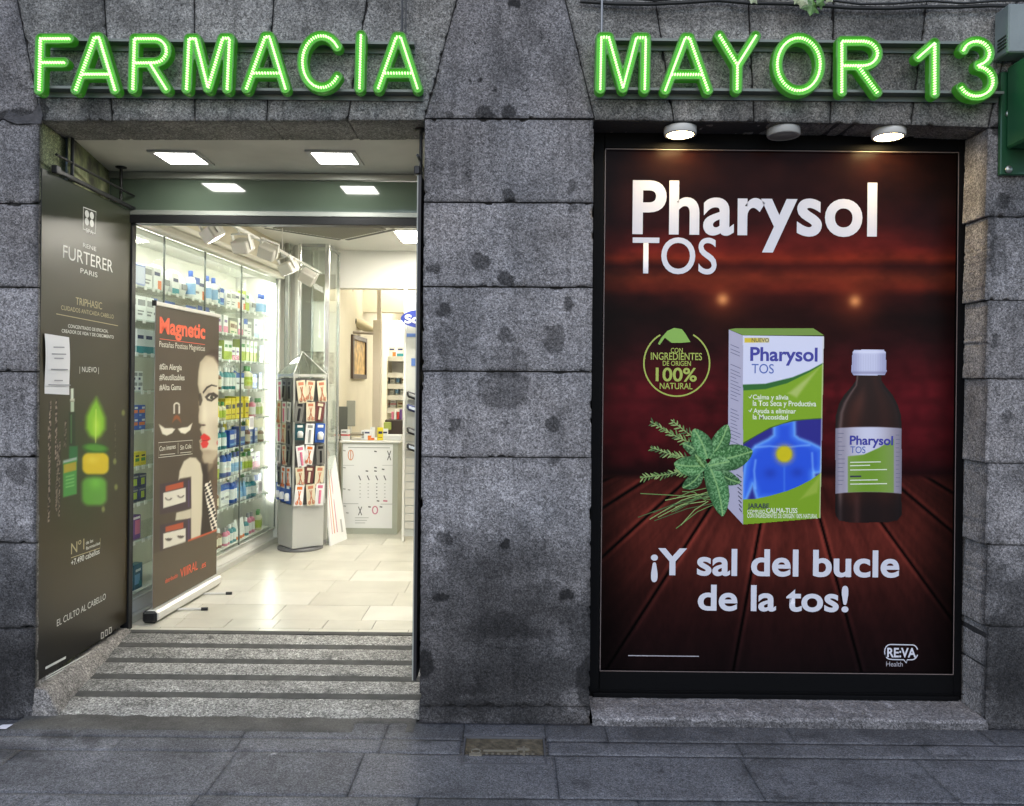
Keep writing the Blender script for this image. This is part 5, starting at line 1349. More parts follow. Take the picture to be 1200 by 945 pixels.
for k in range(1, 8):
    s = 1.2
    while s < CLn - .14:
        kind = names[rr.choice(PAL[k])]; w = KN[kind][1]; s += w * .65
        stand(kind, s, .19 + rr.uniform(0, .02), HS[k] + .001, f'{ORD[k]} shelf back row', rr.uniform(-.1, .1), rr.uniform(1.0, 1.3)); s += w * .65
# left bay, seen between the olive banner and the roll-up banner
bay = 'behind the first glass door'
for kx, (k, kind, n, st, sc) in enumerate(((7, names[0], 4, 1, 1.4), (6, names[1], 5, 1, 1.2))):
    s = .02
    for j in range(n):
        w = KN[kind][1] * sc; s += w / 2 + .003
        if st == 1: stand(kind, s, .07, HS[k] + .001, f'{ORD[k]} shelf of the left bay', rr.uniform(-.05, .05), sc)
        s += w / 2 + .003
def pack(name, w, h, base, bands, k, n, rows, label, s0=.015, sc=1.0):
    me = carton(w, .05, h, base, bands, name)
    for r in range(rows):
        s = s0
        for j in range(n):
            s += w / 2 + .002; p = C0 + cu * s + ci * .075
            o = bpy.data.objects.new(name, me); COL.objects.link(o); o.location = (p.x, p.y, HS[k] + .001 + r * (h + .001)); o.rotation_euler = (0, 0, ca + rr.uniform(-.03, .03))
            lab = f'{label}, {NTH[j]} from left' + (' in upper row' if r == rows - 1 and rows > 1 else ' in lower row' if rows > 1 else '')
            o['label'] = lab; o['category'] = 'box'; o['group'] = 'goods on the wall cabinet shelves'; s += w / 2 + .002
pack('carton', .06, .062, WH, [(.1, .5, .9, .85, GY), (.1, .1, .5, .35, NV)], 5, 5, 2, 'small white printed carton')
pack('carton', .085, .078, BL, [(.1, .35, .9, .62, OR), (.1, .1, .4, .26, LB), (.5, .7, .9, .86, WH)], 4, 4, 2, 'blue and orange carton, left bay')
pack('carton', .07, .085, YE, [(.15, .3, .85, .55, GR), (.2, .65, .8, .78, BK)], 3, 5, 1, 'yellow and green carton, left bay')
pack('carton', .09, .085, NV, [(.3, .2, .75, .7, LG), (.1, .78, .9, .9, GY)], 2, 4, 2, 'dark carton with green roundel')
pack('carton', .10, .15, PU, [(.3, .2, .9, .8, PK), (.1, .85, .9, .95, WH)], 1, 3, 1, 'purple and pink carton, left bay')
pack('carton', .11, .16, C('sea', 60, 105, 125), [(.1, .2, .7, .6, LB), (.2, .7, .8, .8, WH), (.6, .1, .9, .3, TE)], 0, 3, 1, 'sea blue carton, bottom of the left bay')
# top shelf odds and ends
def cthing(name, label, cat, s, d, h, fn):
    p = C0 + cu * s + ci * d; t = thing(name, label, cat, (p.x, p.y, h), ca); fn(t); return t
def f_basket(t):
    mb = MB(); mb.box(-.09, .09, 0, .2, 0, .15, b=.01); mb.build('shell', mat('basket_blue', srgb(150, 165, 215), .4), t)
    mb = MB(); mb.box(-.07, .07, -.002, .002, .02, .13); mb.build('front_panel', mat('basket_pale', srgb(215, 220, 240), .4), t)
cthing('storage_tub', 'pale blue square tub on the top shelf behind the first glass door', 'tub', .28, .08, HS[8], f_basket)
def f_cushion(t):
    mb = MB(); mb.lathe([(0, 0), (.10, .005), (.125, .03), (.11, .055), (.03, .065), (0, .066)], n=24); mb.build('body', mat('cushion_pink', srgb(215, 110, 150), .7), t)
cthing('round_cushion', 'pink round cushion on the top shelf, at its near end', 'cushion', .09, .14, HS[8], f_cushion)
def f_bag(seed):
    def f(t):
        r3 = random.Random(seed); mb = MB()
        mb.lathe([(0, 0), (.10, 0), (.12, .05), (.11, .12), (.06, .17), (.02, .19), (0, .19)], n=16)
        mb.v = [Vector((v.x * (1 + .25 * math.sin(v.z * 40 + v.x * 30)), v.y, v.z * (1 + .1 * math.sin(v.x * 50)))) for v in mb.v]
        mb.build('body', WH, t); mb = MB(); mb.box(-.05, .03, -.125, -.118, .05, .09, b=.002); mb.build('printed_patch', GY, t)
    return f
cthing('wrapped_parcel', 'white plastic wrapped parcel on the top shelf behind the second glass door, nearer the street', 'parcel', .66, .2, HS[8], f_bag(1))
cthing('wrapped_parcel', 'white plastic wrapped parcel on the top shelf behind the second glass door, further in', 'parcel', .92, .2, HS[8], f_bag(2))
cthing('wrapped_parcel', 'white plastic wrapped parcel on the top shelf at the far end of the cabinet', 'parcel', 2.25, .2, HS[8], f_bag(4))
cthing('wrapped_parcel', 'white plastic wrapped parcel on the top shelf, between the middle and last glass doors', 'parcel', 1.62, .24, HS[8], f_bag(7))
for s, kd, sc in ((.42, names[0], 1.4), (.54, names[4], 1.3), (.80, names[1], 1.2), (1.03, names[12], 1.3), (1.22, names[4], 1.4), (1.50, names[1], 1.3), (1.82, names[0], 1.3), (2.12, names[6], 1.2), (2.4, names[12], 1.2), (2.48, names[12], 1.2), (1.14, names[2], 1.2), (1.3, names[12], 1.3), (1.42, names[12], 1.3), (1.58, names[5], 1.15), (1.72, names[0], 1.2), (1.90, names[4], 1.2), (2.02, names[4], 1.2)):
    stand(kd, s, .09, HS[8] + .001, 'highest glass shelf', 0, sc)
for s in (.5, .58, .67, .75, .84, .92, 1.0, 1.08): stand(names[rr.choice((0, 2, 4))], s, .09, HS[7] + .001, 'shelf over the roll-up banner', 0, 1.15)
def f_card(t):
    mb = MB(); mb.box(-.05, .05, -.002, 0, -.05, .06, b=.001); mb.build('card', mat('goods_white'), t)
    mb = MB(); mb.box(-.035, .035, -.0028, -.0021, -.03, .045); mb.build('printed_panel', C('pale_grey', 190, 190, 190), t)
cthing('price_card', 'small white square card stuck on the last glass door at mid height', 'card', 2.0, .0, 1.24, f_card)
cthing('price_card', 'small white card stuck low on the last glass door', 'card', 2.22, .0, .66, f_card)
for lab, os_ in placed.items():
    if len(os_) > 1:
        for o in os_: o['group'] = lab

# ---- roll-up banner
BA, BB = Vector((-2.195, 1.13, ZF)), Vector((-2.145, 2.06, ZF))
FB = Frame((BA.x, BA.y, ZF), (BB - BA))
bw = (BB - BA).length
roll = thing('roll_up_banner', 'brown roll-up banner with a pale face and red lips inside the doorway', 'banner', tuple(BA))
bt = FB.uv(181, 357)[1]; b0 = .085
def banner_art(px, py):
    img = np.zeros(px.shape + (3,)) + np.array((76, 66, 54.))
    img *= (.93 + .14 * smooth(0, 1, fbm(px / 30, py / 60, 301)))[..., None]
    ski = [(231, 440), (233, 425), (240, 417), (249, 414), (257, 418), (262, 432), (262, 640), (232, 640)]
    X = (px - 170) * 4.72; Y = (py - 340) * 4.72
    face = [(300, 560), (292, 520), (296, 450), (305, 400), (335, 365), (370, 352), (410, 375), (425, 420), (430, 470), (432, 960), (330, 960), (318, 925), (322, 900), (306, 880), (304, 850), (300, 835), (318, 812), (312, 790), (304, 770), (316, 745), (298, 735), (296, 700), (300, 660), (296, 620), (306, 590)]
    d = sd_poly(X, Y, face); put(img, d, (196, 188, 166), 4)
    mix(img, smooth(4, -4, d) * .35 * smooth(30, 0, -d), (130, 118, 98))
    mix(img, smooth(2, -6, d) * .45 * smooth(395, 440, X), (120, 100, 84)); mix(img, smooth(2, -6, d) * .30 * np.exp(-(np.hypot((X - 400) / 40, (Y - 760) / 90)) ** 2), (120, 104, 90))
    mix(img, smooth(2, -6, d) * .35 * smooth(470, 360, Y), (140, 124, 102)); mix(img, smooth(2, -6, d) * .30 * np.exp(-(np.hypot((X - 345) / 26, (Y - 560) / 30)) ** 2), (110, 94, 80)); mix(img, smooth(2, -6, d) * .28 * np.exp(-(np.hypot((X - 330) / 16, (Y - 690) / 60)) ** 2), (236, 230, 212))
    mix(img, smooth(2, -6, d) * .35 * np.exp(-(np.hypot((X - 385) / 45, (Y - 680) / 50)) ** 2), (222, 214, 194)); mix(img, smooth(2, -6, d) * .4 * np.exp(-(np.hypot((X - 345) / 22, (Y - 895) / 16)) ** 2), (120, 100, 86))
    hair = sd_poly(X, Y, [(330, 356), (368, 330), (410, 330), (445, 370), (450, 640), (430, 640), (428, 560), (420, 470), (405, 410), (380, 372)]); put(img, hair, (58, 44, 38), 9, .9)
    put(img, sd_poly(X, Y, [(432, 620), (445, 620), (450, 960), (438, 960), (428, 800)]), (58, 44, 38), 8, .7)
    put(img, sd_poly(X, Y, [(318, 565), (340, 535), (368, 522), (398, 530), (398, 536), (368, 531), (345, 545), (322, 575)]), (38, 30, 26), 2)
    put(img, sd_poly(X, Y, [(330, 592), (350, 572), (380, 566), (408, 586), (392, 600), (368, 618), (344, 612)]), (44, 36, 32), 2.5); put(img, sd_poly(X, Y, [(345, 597), (362, 582), (386, 592), (366, 608)]), (210, 206, 190), 2); put(img, sd_ell(X, Y, (368, 595), 9, 11), (34, 40, 30), 2)
    put(img, sd_poly(X, Y, [(296, 575), (308, 570), (314, 590), (318, 610), (308, 640), (298, 640)]), (46, 38, 34), 3, .8)
    put(img, sd_ell(X, Y, (322, 748), 11, 5), (60, 44, 40), 3)
    put(img, sd_poly(X, Y, [(306, 812), (325, 793), (338, 800), (356, 812), (362, 826), (345, 838), (352, 850), (340, 872), (318, 876), (308, 850), (316, 838)]), (196, 44, 44), 3); put(img, sd_line(X, Y, [(308, 836), (330, 833), (352, 828)]) - 1.5, (100, 20, 22), 2)
    put(img, sd_ell(X, Y, (405, 846), 9, 14), (178, 50, 56), 3)
    X2 = (px - 170) * 4.5; Y2 = (py - 530) * 4.5
    neck = sd_poly(X2, Y2, [(300, -10), (395, -10), (372, 60), (330, 110), (300, 40)]); put(img, neck, (150, 136, 114), 6, .6)
    put(img, sd_poly(X2, Y2, [(300, 60), (330, 60), (352, 420), (292, 440), (300, 250)]), (40, 32, 30), 8, .8)
    arm = sd_poly(X2, Y2, [(176, 150), (182, 100), (205, 48), (236, 28), (268, 30), (292, 60), (304, 120), (300, 330), (292, 445), (240, 465), (242, 130), (185, 140)]); put(img, arm, (196, 188, 166), 4); put(img, sd_poly(X2, Y2, [(160, 360), (165, 320), (242, 300), (242, 350)]), (190, 182, 160), 3)
    put(img, sd_poly(X2, Y2, [(360, 50), (392, 0), (400, 400), (385, 410), (352, 250)]), (96, 78, 64), 6, .8)
    glove = smooth(3, -3, sd_poly(X2, Y2, [(310, 170), (345, 150), (388, 400), (352, 418), (330, 300)])); ck = (np.sin(X2 / 4.6 + Y2 / 9) * np.sin(Y2 / 5.2) > 0) * 1.0
    img[:] = img * (1 - glove[..., None]) + (np.array((226, 220, 205.)) * ck[..., None] + np.array((36, 30, 30.)) * (1 - ck[..., None])) * glove[..., None]
    # product cards
    for o in (0, 205):
        card = [(78, 170 + o), (242, 137 + o), (244, 296 + o), (78, 330 + o)] if o == 0 else [(78, 385), (242, 348), (242, 480), (78, 530)]
        put(img, sd_poly(X2, Y2, card), (66, 54, 58), 2.5)
        sh = 0 if o == 0 else 214
        put(img, sd_poly(X2, Y2, [(96, 216 + sh), (214, 188 + sh), (214, 262 + sh), (96, 296 + sh)]), (210, 205, 190), 2); put(img, sd_poly(X2, Y2, [(108, 180 + sh), (202, 156 + sh), (202, 186 + sh), (108, 208 + sh)]), (186, 82, 48), 3, .85)
        for cx_, cy_ in ((124, 240 + sh), (188, 226 + sh)):
            r_ = np.hypot(X2 - cx_, (Y2 - cy_) * 1.2); a = np.exp(-((r_ - 15) / 4) ** 2) * (Y2 > cy_); mix(img, a * .8, (60, 52, 44))
            if o: mix(img, smooth(16, 10, r_) * (Y2 > cy_) * .8, (60, 50, 46))
        put(img, np.abs(X2 - 230) - 3 + 0 * Y2 + 100 * ((Y2 < 150 + o) | (Y2 > 290 + o)), (90, 70, 130), 3, .6)
    bot = smooth(-2, 2, (py - (633 - (px - 223) * .375)) * 1.0); mix(img, bot, (86, 76, 62)); mix(img, np.exp(-((py - (633 - (px - 223) * .375)) / 1.0) ** 2) * (px > 220), (200, 84, 50))
    # magnet and lashes
    put(img, np.abs(np.hypot((X - 175), (Y - 640)) - 14) - 4 + 100 * (Y > 640), (214, 210, 196), 2); put(img, np.minimum(np.maximum(np.abs(X - 161) - 4, np.abs(Y - 662) - 22), np.maximum(np.abs(X - 189) - 4, np.abs(Y - 662) - 22)), (214, 210, 196), 2)
    put(img, sd_poly(X, Y, [(150, 735), (160, 700), (175, 690), (190, 700), (200, 735), (185, 720), (175, 712), (162, 722)]), (150, 80, 44), 4, .8)
    put(img, sd_poly(X, Y, [(76, 742), (110, 765), (150, 764), (166, 770), (150, 792), (120, 806), (96, 796)]), (214, 208, 190), 3); put(img, sd_poly(X, Y, [(182, 768), (205, 762), (235, 758), (262, 736), (250, 775), (222, 796), (198, 790)]), (214, 208, 190), 3)
    return img
bs = paint_grid('banner_sheet', FB, 0, bw, b0, bt, (.0085, .0052), banner_art, painted('banner_print', .45), roll)
part('sheet_back', lambda b: b.box(0, bw, b0, bt, -.004, -.002, M=FB.matrix(0, 0, 0)), mat('sheet_grey', (.4, .4, .4), .6), roll)
M_ALU = mat('pale_aluminium', (.66, .65, .60), .35, .3)
part('top_rail', lambda b: b.box(-.008, bw + .008, bt - .004, bt + .022, -.012, .01, M=FB.matrix(0, 0, 0), b=.004), M_ALU, roll)
part('cassette', lambda b: b.box(-.01, bw + .01, .010, .078, -.045, .038, M=FB.matrix(0, 0, 0), b=.014), M_ALU, roll)
part('end_cap', lambda b: b.box(-.036, -.011, .008, .082, -.048, .041, M=FB.matrix(0, 0, 0), b=.014), M_BLACK, roll)
part('top_cap', lambda b: b.box(-.018, -.009, bt - .008, bt + .026, -.014, .012, M=FB.matrix(0, 0, 0)), M_BLACK, roll)
for s in (.27, .66):
    f = part('foot', lambda b: b.tube([tuple(FB.at(s, .012, .03)), tuple(FB.at(s + .03, .010, .20))], .008, n=8), M_ALU, roll)
    mb = MB(); mb.tube([tuple(FB.at(s + .025, .010, .175)), tuple(FB.at(s + .032, .010, .215))], .0105, n=8); world_part('foot_cap', mb, M_BLACK, f)
part('rear_pole', lambda b: b.tube([tuple(FB.at(bw / 2, .05, -.02)), tuple(FB.at(bw / 2, bt, -.015))], .009, n=8), M_ALU, roll)
M_OR = mat('print_orange', srgb(232, 92, 58), .45); M_BW = mat('banner_white', (.6, .58, .5), .5)
for s, bl, tr, o, m in (('Magnetic', (186.8, 390), (240.3, 384), .03, M_OR), ('Pestañas Postizas Magnéticas', (186.5, 406.5), (240, 408.5), .0, M_BW), ('#Sin Alergia', (186.5, 433), (212.8, 427.5), .01, M_BW), ('#Reutilizables', (186.5, 445.5), (216, 440.5), .01, M_BW),
                        ('#Alta Gama', (186.5, 457.5), (212, 452.5), .01, M_BW), ('Con imanes', (186.5, 529), (205.6, 523), .01, M_BW), ('Sin Cola', (211, 527.5), (224, 521), .01, M_BW), ('VIIIRAL', (211, 677.8), (231.5, 665), .0, M_OR), ('.es', (235, 667), (241, 660), 0, M_OR), ('distribuido', (193.3, 684), (208, 678), 0, M_OR)):
    text_fit(s, FB, bl, tr, m, bs, o, lift=.0015, cap={'Magnetic': .095, 'VIIIRAL': .06, '.es': .045, 'distribuido': .028, 'Con imanes': .03, 'Sin Cola': .03}.get(s, .036))
mb = MB(); stroke(FB, [(187, 397.2), (240, 404)], .0035, mb=mb, m=M_OR); stroke(FB, [(185.5, 519), (225.5, 516), (225.5, 532), (185.5, 536.5)], .0035, closed=True, mb=mb, m=M_BW); stroke(FB, [(208.5, 519), (208.5, 532)], .0035, mb=mb, m=M_BW)
stroke(FB, [(187, 533.5), (205, 531.8)], .004, mb=mb, m=M_BW); stroke(FB, [(211, 531), (224, 529.8)], .004, mb=mb, m=M_BW)
world_part('line_print', mb, None, bs)

# ---- track lighting
trk = thing('track_light', 'white ceiling track with five boxy spot heads over the left cabinet', 'track light', (-1.85, 1.5, 2.66))
tA, tB = P(268, 262, 1.45), P(378, 322, 3.85)
tz = 2.66; ta, tb = on_height(262, 258, tz), on_height(377, 321, tz)
part('track', lambda b: b.tube([ta, tb], .014, n=6), M_TRIM, trk)
for t in (.05, .5, .95):
    p = ta.lerp(tb, t); part('suspension_rod', lambda b: b.tube([p, (p.x, p.y, ZI)], .004, n=6), M_TRIM, trk)
M_SPOT = mat('spot_white', (.60, .58, .52), .4)
for k, (x, y, s, an) in enumerate(((250, 275, .075, -.5), (285, 290, .075, .1), (314, 297, .08, .6), (339, 315, .08, -.3), (360, 326, .085, .8))):
    d = ray(x, y); Yk = [1.45, 1.75, 2.25, 2.75, 3.3][k]; c = P(x, y, Yk)
    M = Matrix.Translation(c) @ Matrix.Rotation(-.35 + an * .3, 4, 'Z') @ Matrix.Rotation(R(28), 4, 'X') @ Matrix.Rotation(an * .7, 4, 'Y')
    mb = MB(); s *= .8
    mb.box(-s, s, -s * .9, s * .9, -s * .55, s * .9, M=M, b=.008)
    h = world_part('spot_head', mb, M_SPOT, trk)
    mb = MB(); mb.box(-s * 1.14, -s * 1.04, -.012, .012, -s * .2, s * 1.5, M=M); mb.box(s * 1.04, s * 1.14, -.012, .012, -s * .2, s * 1.5, M=M); mb.box(-s * 1.14, s * 1.14, -.012, .012, s * 1.5, s * 1.6, M=M); world_part('yoke', mb, M_TRIM, h)
    mb = MB(); mb.box(-s * .8, s * .8, -s * .7, s * .7, -s * .57, -s * .555, M=M); world_part('lens', mb, mat('spot_lens', (1, 1, 1), .4, emit=(1, .95, .85), strength=7), h)
    q = M @ Vector((0, 0, s * 1.6)); f = max(0, min(1, (q.y - ta.y) / (tb.y - ta.y))); w = ta.lerp(tb, f)
    mb = MB(); mb.tube([q, (w.x, w.y, w.z)], .006, n=6); world_part('stem', mb, M_TRIM, h)

# ---- air conditioning cassette
ac = thing('ceiling_cassette', 'square ceiling air conditioning cassette set diagonally with a woven grille', 'air conditioner', (-1.53, 2.9, ZI))
cc = Vector((-1.52, 2.82, 0)); M = Matrix.Translation((cc.x, cc.y, ZI)) @ Matrix.Rotation(R(45), 4, 'Z')
part('frame', lambda b: b.box(-.46, .46, -.46, .46, -.03, -.001, M=M, b=.01), M_TRIM, ac)
part('grille', lambda b: [b.box(-.33, .33, -.33 + k * .033, -.315 + k * .033, -.042, -.0305, M=M) for k in range(20)] + [b.box(-.33 + k * .033, -.322 + k * .033, -.33, .33, -.040, -.0302, M=M) for k in range(20)], mat('grille_beige', (.24, .23, .19), .6), ac)
part('air_slot', lambda b: [b.box(*q, -.034, -.0302, M=M) for q in ((-.36, .36, -.42, -.385), (-.36, .36, .385, .42), (-.42, -.385, -.36, .36), (.385, .42, -.36, .36))], mat('slot_dark', (.10, .10, .09), .6), ac)

# ---- unseen ceiling panels, added to brighten the shop and back room
def panel(x, y, z, s, strength, label):
    t = thing('ceiling_light', label, 'ceiling light', (x, y, z))
    mb = MB(); mb.box(-s - .02, s + .02, -s - .02, s + .02, -.01, -.001); mb.build('frame', M_TRIM, t)
    mb = MB(); mb.box(-s, s, -s, s, -.016, -.0105); mb.build('diffuser', mat('added_led_%d' % int(strength * 10), (1, 1, 1), .5, emit=(1.0, .95, .84), strength=strength), t)
panel(-.75, 1.75, ZI, .26, 29, 'unseen lit square ceiling panel of the shop just inside the door')
panel(.9, 2.4, ZI, .26, 29, 'unseen lit square ceiling panel added at the right side of the shop')
panel(-.75, 3.3, ZI, .26, 48, 'unseen lit square ceiling panel added in the shop near the counter')
panel(-1.2, 5.2, 3.115, .22, 24, 'unseen lit square ceiling panel added in the back room, near')
panel(-.3, 7.4, 3.115, .3, 75, 'unseen lit square ceiling panel added in the back room, far')

# ---- tall glass showcase with chrome posts
yA = 3.55
gx0_, gx1_ = P(351, 400, yA).x, P(383, 400, yA).x; yBk = 4.02
gt = P(365, 286, yA).z
vit = thing('glass_showcase', 'tall narrow glass showcase with bright chrome posts behind the revolving stand', 'display case', ((gx0_ + gx1_) / 2, (yA + yBk) / 2, ZF))
M_CH = mat('chrome', (.75, .76, .74), .2, .85)
for (x, y, w) in ((gx0_, yA, .012), (gx1_, yA, .022), (gx1_, yBk, .014), (gx0_, yBk, .012)):
    part('post', lambda b: b.box(x - w, x + w, y - .015, y + .015, ZF, gt, b=.003), M_CH, vit)
for z in (gt, ZF + .02):
    part('rail', lambda b: (b.box(gx0_ + .013, gx1_ - .023, yA - .012, yA + .012, z - .03, z), b.box(gx1_ - .012, gx1_ + .012, yA + .016, yBk - .016, z - .03, z)), mat('rail_grey', (.35, .36, .34), .4, .5), vit)
part('back_panel', lambda b: b.box(gx0_ + .013, gx1_ - .023, yBk - .01, yBk, ZF, P(365, 352, yBk).z), M_TRIM, vit)
part('dark_band', lambda b: b.box(gx0_ + .014, gx1_ - .024, yBk - .03, yBk - .012, P(365, 353, yBk).z, P(365, 322, yBk).z), mat('taupe_band', (.30, .28, .22), .6), vit)
for z in (P(365, 412, yA).z, P(365, 452, yA).z, 1.15, .8): part('shelf', lambda b: b.box(gx0_ + .013, gx1_ - .024, yA + .02, yBk - .035, z - .006, z), M_SHELF, vit)
part('glass_pane', lambda b: b.box(gx0_ + .013, gx1_ - .023, yA - .003, yA + .003, ZF + .02, gt - .031), M_GL, vit)
part('glass_pane', lambda b: b.box(gx1_ - .003, gx1_ + .003, yA + .016, yBk - .016, ZF + .02, gt - .031), M_GL, vit)
part('printed_panel', lambda b: b.box(gx0_ + .02, gx1_ - .03, yBk - .034, yBk - .031, P(365, 450, yBk).z, P(365, 413, yBk).z), mat('showcase_picture', (.42, .38, .33), .5, vary=.6, vscale=25), vit)
# posts beside the cabinet end
gp = thing('partition_post', 'pair of pale grey aluminium posts between the wall cabinet and the glass showcase', 'post', (P(338, 400, 3.75).x, 3.75, ZF))
part('post', lambda b: b.box(P(333.5, 400, 3.75).x, P(338.5, 400, 3.75).x, 3.73, 3.79, ZF, ZI - .001, b=.004), mat('post_grey', (.40, .41, .38), .4, .3), gp)
part('post', lambda b: b.box(P(345, 400, 3.85).x, P(349.5, 400, 3.85).x, 3.83, 3.87, ZF, ZI - .001, b=.004), M_ALU, gp)
part('post', lambda b: b.box(P(339.5, 400, 3.85).x, P(344, 400, 3.85).x, 3.93, 3.95, ZF, ZI - .001), mat('post_pale', (.6, .6, .56), .4), gp)

# ---- revolving stand of carded goods
pn = on_height(342.5, 648, ZF); pr = on_height(379, 643, ZF)
vx = (pr - pn); vx.z = 0; sw_ = vx.length; vx.normalize(); vy = Vector((-vx.y, vx.x, 0))
SM = Matrix(((vx.x, vy.x, 0, pn.x), (vx.y, vy.y, 0, pn.y), (0, 0, 1, 0), (0, 0, 0, 1)))
W_ = sw_; DP = .30
ctr = SM @ Vector((W_ / 2, DP / 2, ZF))
st = thing('revolving_stand', 'silver four sided revolving stand with clear pyramid top full of carded scissors and files', 'display stand', tuple(ctr))
zb1 = 1.6 - (593 - 450) / 940 * 7.15; zt_ = 1.6 - (446 - 450) / 940 * 7.15; za_ = 1.6 + (450 - 415) / 940 * 7.25
M_SIL = mat('stand_silver', (.55, .55, .52), .35, .3)
part('base_box', lambda b: b.box(0, W_, 0, DP, ZF + .03, zb1, M=SM, b=.004), mat('stand_base', (.48, .48, .45), .3), st)
part('turntable', lambda b: b.lathe([(0, 0), (.2, 0), (.2, .02), (0, .022)], c=(ctr.x, ctr.y, ZF), n=24), mat('base_grey', (.15, .15, .15), .5), st)
part('back_board', lambda b: b.box(.012, W_ - .012, .012, DP - .012, zb1 + .001, zt_, M=SM), mat('board_grey', (.13, .13, .125), .5), st)
for (x, y) in ((0, 0), (W_, 0), (0, DP), (W_, DP)): part('corner_bar', lambda b: b.box(x - .008, x + .008, y - .008, y + .008, zb1, zt_ + .012, M=SM), M_SIL, st)
part('rim', lambda b: [b.box(*q, zt_ + .013, zt_ + .035, M=SM) for q in ((-.01, W_ + .01, -.01, .0), (-.01, W_ + .01, DP, DP + .01), (-.01, 0, 0, DP), (W_, W_ + .01, 0, DP))], M_SIL, st)
mb = MB(); mb.add([(-.01, -.01, zt_ + .036), (W_ + .01, -.01, zt_ + .036), (W_ + .01, DP + .01, zt_ + .036), (-.01, DP + .01, zt_ + .036), (W_ / 2, DP / 2, za_)], [(0, 1, 4), (1, 2, 4), (2, 3, 4), (3, 0, 4)], None, SM)
world_part('pyramid_top', mb, glass('pyramid_plastic', (.86, .90, .86), .22), st)
mb = MB()
for a, b_ in (((-.01, -.01), 0), ((W_ + .01, -.01), 0), ((W_ + .01, DP + .01), 0), ((-.01, DP + .01), 0)): mb.tube([(a[0], a[1], zt_ + .036), (W_ / 2, DP / 2, za_)], .005, n=6, M=SM)
world_part('pyramid_edge', mb, M_SIL, st)
for f in (0, 1):
    for z in [zt_ - .012 - .19 * k for k in range(6)]:
        mb = MB()
        if f == 0: mb.box(.01, W_ - .01, -.012, -.006, z - .004, z + .004, M=SM)
        else: mb.box(-.012, -.006, .01, DP - .01, z - .004, z + .004, M=SM)
        world_part('hook_bar', mb, mat('hook_metal', (.2, .2, .2), .3, .8), st)
def card_mesh(h, w, cc, item, shape):
    mb = MB(); mb.box(-w / 2, w / 2, -.002, .0, -h, 0, cc); mb.box(-w * .3, w * .3, -.0026, -.0021, -h * .22, -h * .08, item)
    if shape == 0:   # scissors on a card
        for sg in (-1, 1):
            mb.tube([(sg * w * .22, -.008, -h * .9), (0, -.008, -h * .55), (-sg * w * .12, -.008, -h * .28)], .003, item, n=5)
            mb.tube([(sg * w * .22 + .009 * math.cos(a), -.008, -h * .86 + .013 * math.sin(a)) for a in [k * math.pi / 4 for k in range(9)]], .0025, item, n=4)
    elif shape == 1: mb.box(-w * .12, w * .12, -.012, -.0027, -h * .92, -h * .3, item, b=.002)
    else: mb.lathe([(0, -.0), (w * .3, .002), (w * .32, h * .3), (w * .2, h * .4), (0, h * .42)], c=(0, -.012, -h * .85), m=item, n=10)
    mb.box(-.004, .004, -.03, .01, .003, .006, mat('hook_metal')); return mb.data('carded_item')
SAL = C('salmon', 205, 130, 100)
CK = {'scissors card in salmon and white': card_mesh(.155, .068, CR, SAL, 0), 'white card with a steel file': card_mesh(.15, .066, WH, GY, 1), 'blue carded pack': card_mesh(.13, .075, BL, WH, 2), 'dark teal card': card_mesh(.13, .07, C('darkteal', 30, 80, 90), WH, 2),
      'grey carded tool': card_mesh(.15, .066, C('midgrey', 120, 120, 115), BK, 1), 'white card with orange tweezers': card_mesh(.16, .068, WH, OR, 0), 'brown card': card_mesh(.14, .07, C('maroon', 110, 60, 60), CR, 1), 'pink comb card': card_mesh(.15, .066, WH, PK, 1)}
ckn = list(CK)
rowsF = [[0, 0, 0], [4, 0, 6], [3, 1, 2], [7, 5, 4], [0, 6, 0], [5, 0, 7]]
RN = ['top row', 'second row', 'third row', 'fourth row', 'fifth row', 'lowest row']
plc = {}
for r in range(6):
    z = zt_ - .02 - .19 * r + (.0 if r < 5 else .035)
    for j in range(3):
        k = rowsF[r][j]
        if k < 0: continue
        p = SM @ Vector((W_ * (.17 + .33 * j), -.020 - (.01 * (r == 5)), z))
        o = bpy.data.objects.new('carded_item', CK[ckn[k]]); COL.objects.link(o); o.location = p; o.scale = (1.22, 1, rr.uniform(1.08, 1.32)); o.rotation_euler = (0, rr.uniform(-.14, .14), math.atan2(vx.y, vx.x))
        o['category'] = 'carded item'; lab = f'{ckn[k]}, {("left", "middle", "right")[j]} in the {RN[r]} of the stand front'; o['label'] = lab; o['group'] = 'carded items on the revolving stand'
    for j in range(3):
        k = rr.choice((1, 4, 5, 7, 0)) if r != 5 else 2
        p = SM @ Vector((-.020, DP * (.83 - .33 * j), z)); o = bpy.data.objects.new('carded_item', CK[ckn[k]]); COL.objects.link(o); o.location = p; o.scale = (1.22, 1, rr.uniform(1.08, 1.32)); o.rotation_euler = (0, rr.uniform(-.14, .14), math.atan2(vx.y, vx.x) - R(90))
        o['category'] = 'carded item'; lab = f'{ckn[k]}, {("left", "middle", "right")[j]} in the {RN[r]} of the stand side'; o['label'] = lab; o['group'] = 'carded items on the revolving stand'
for lab, os_ in plc.items():
    if len(os_) > 1:
        for o in os_: o['group'] = lab

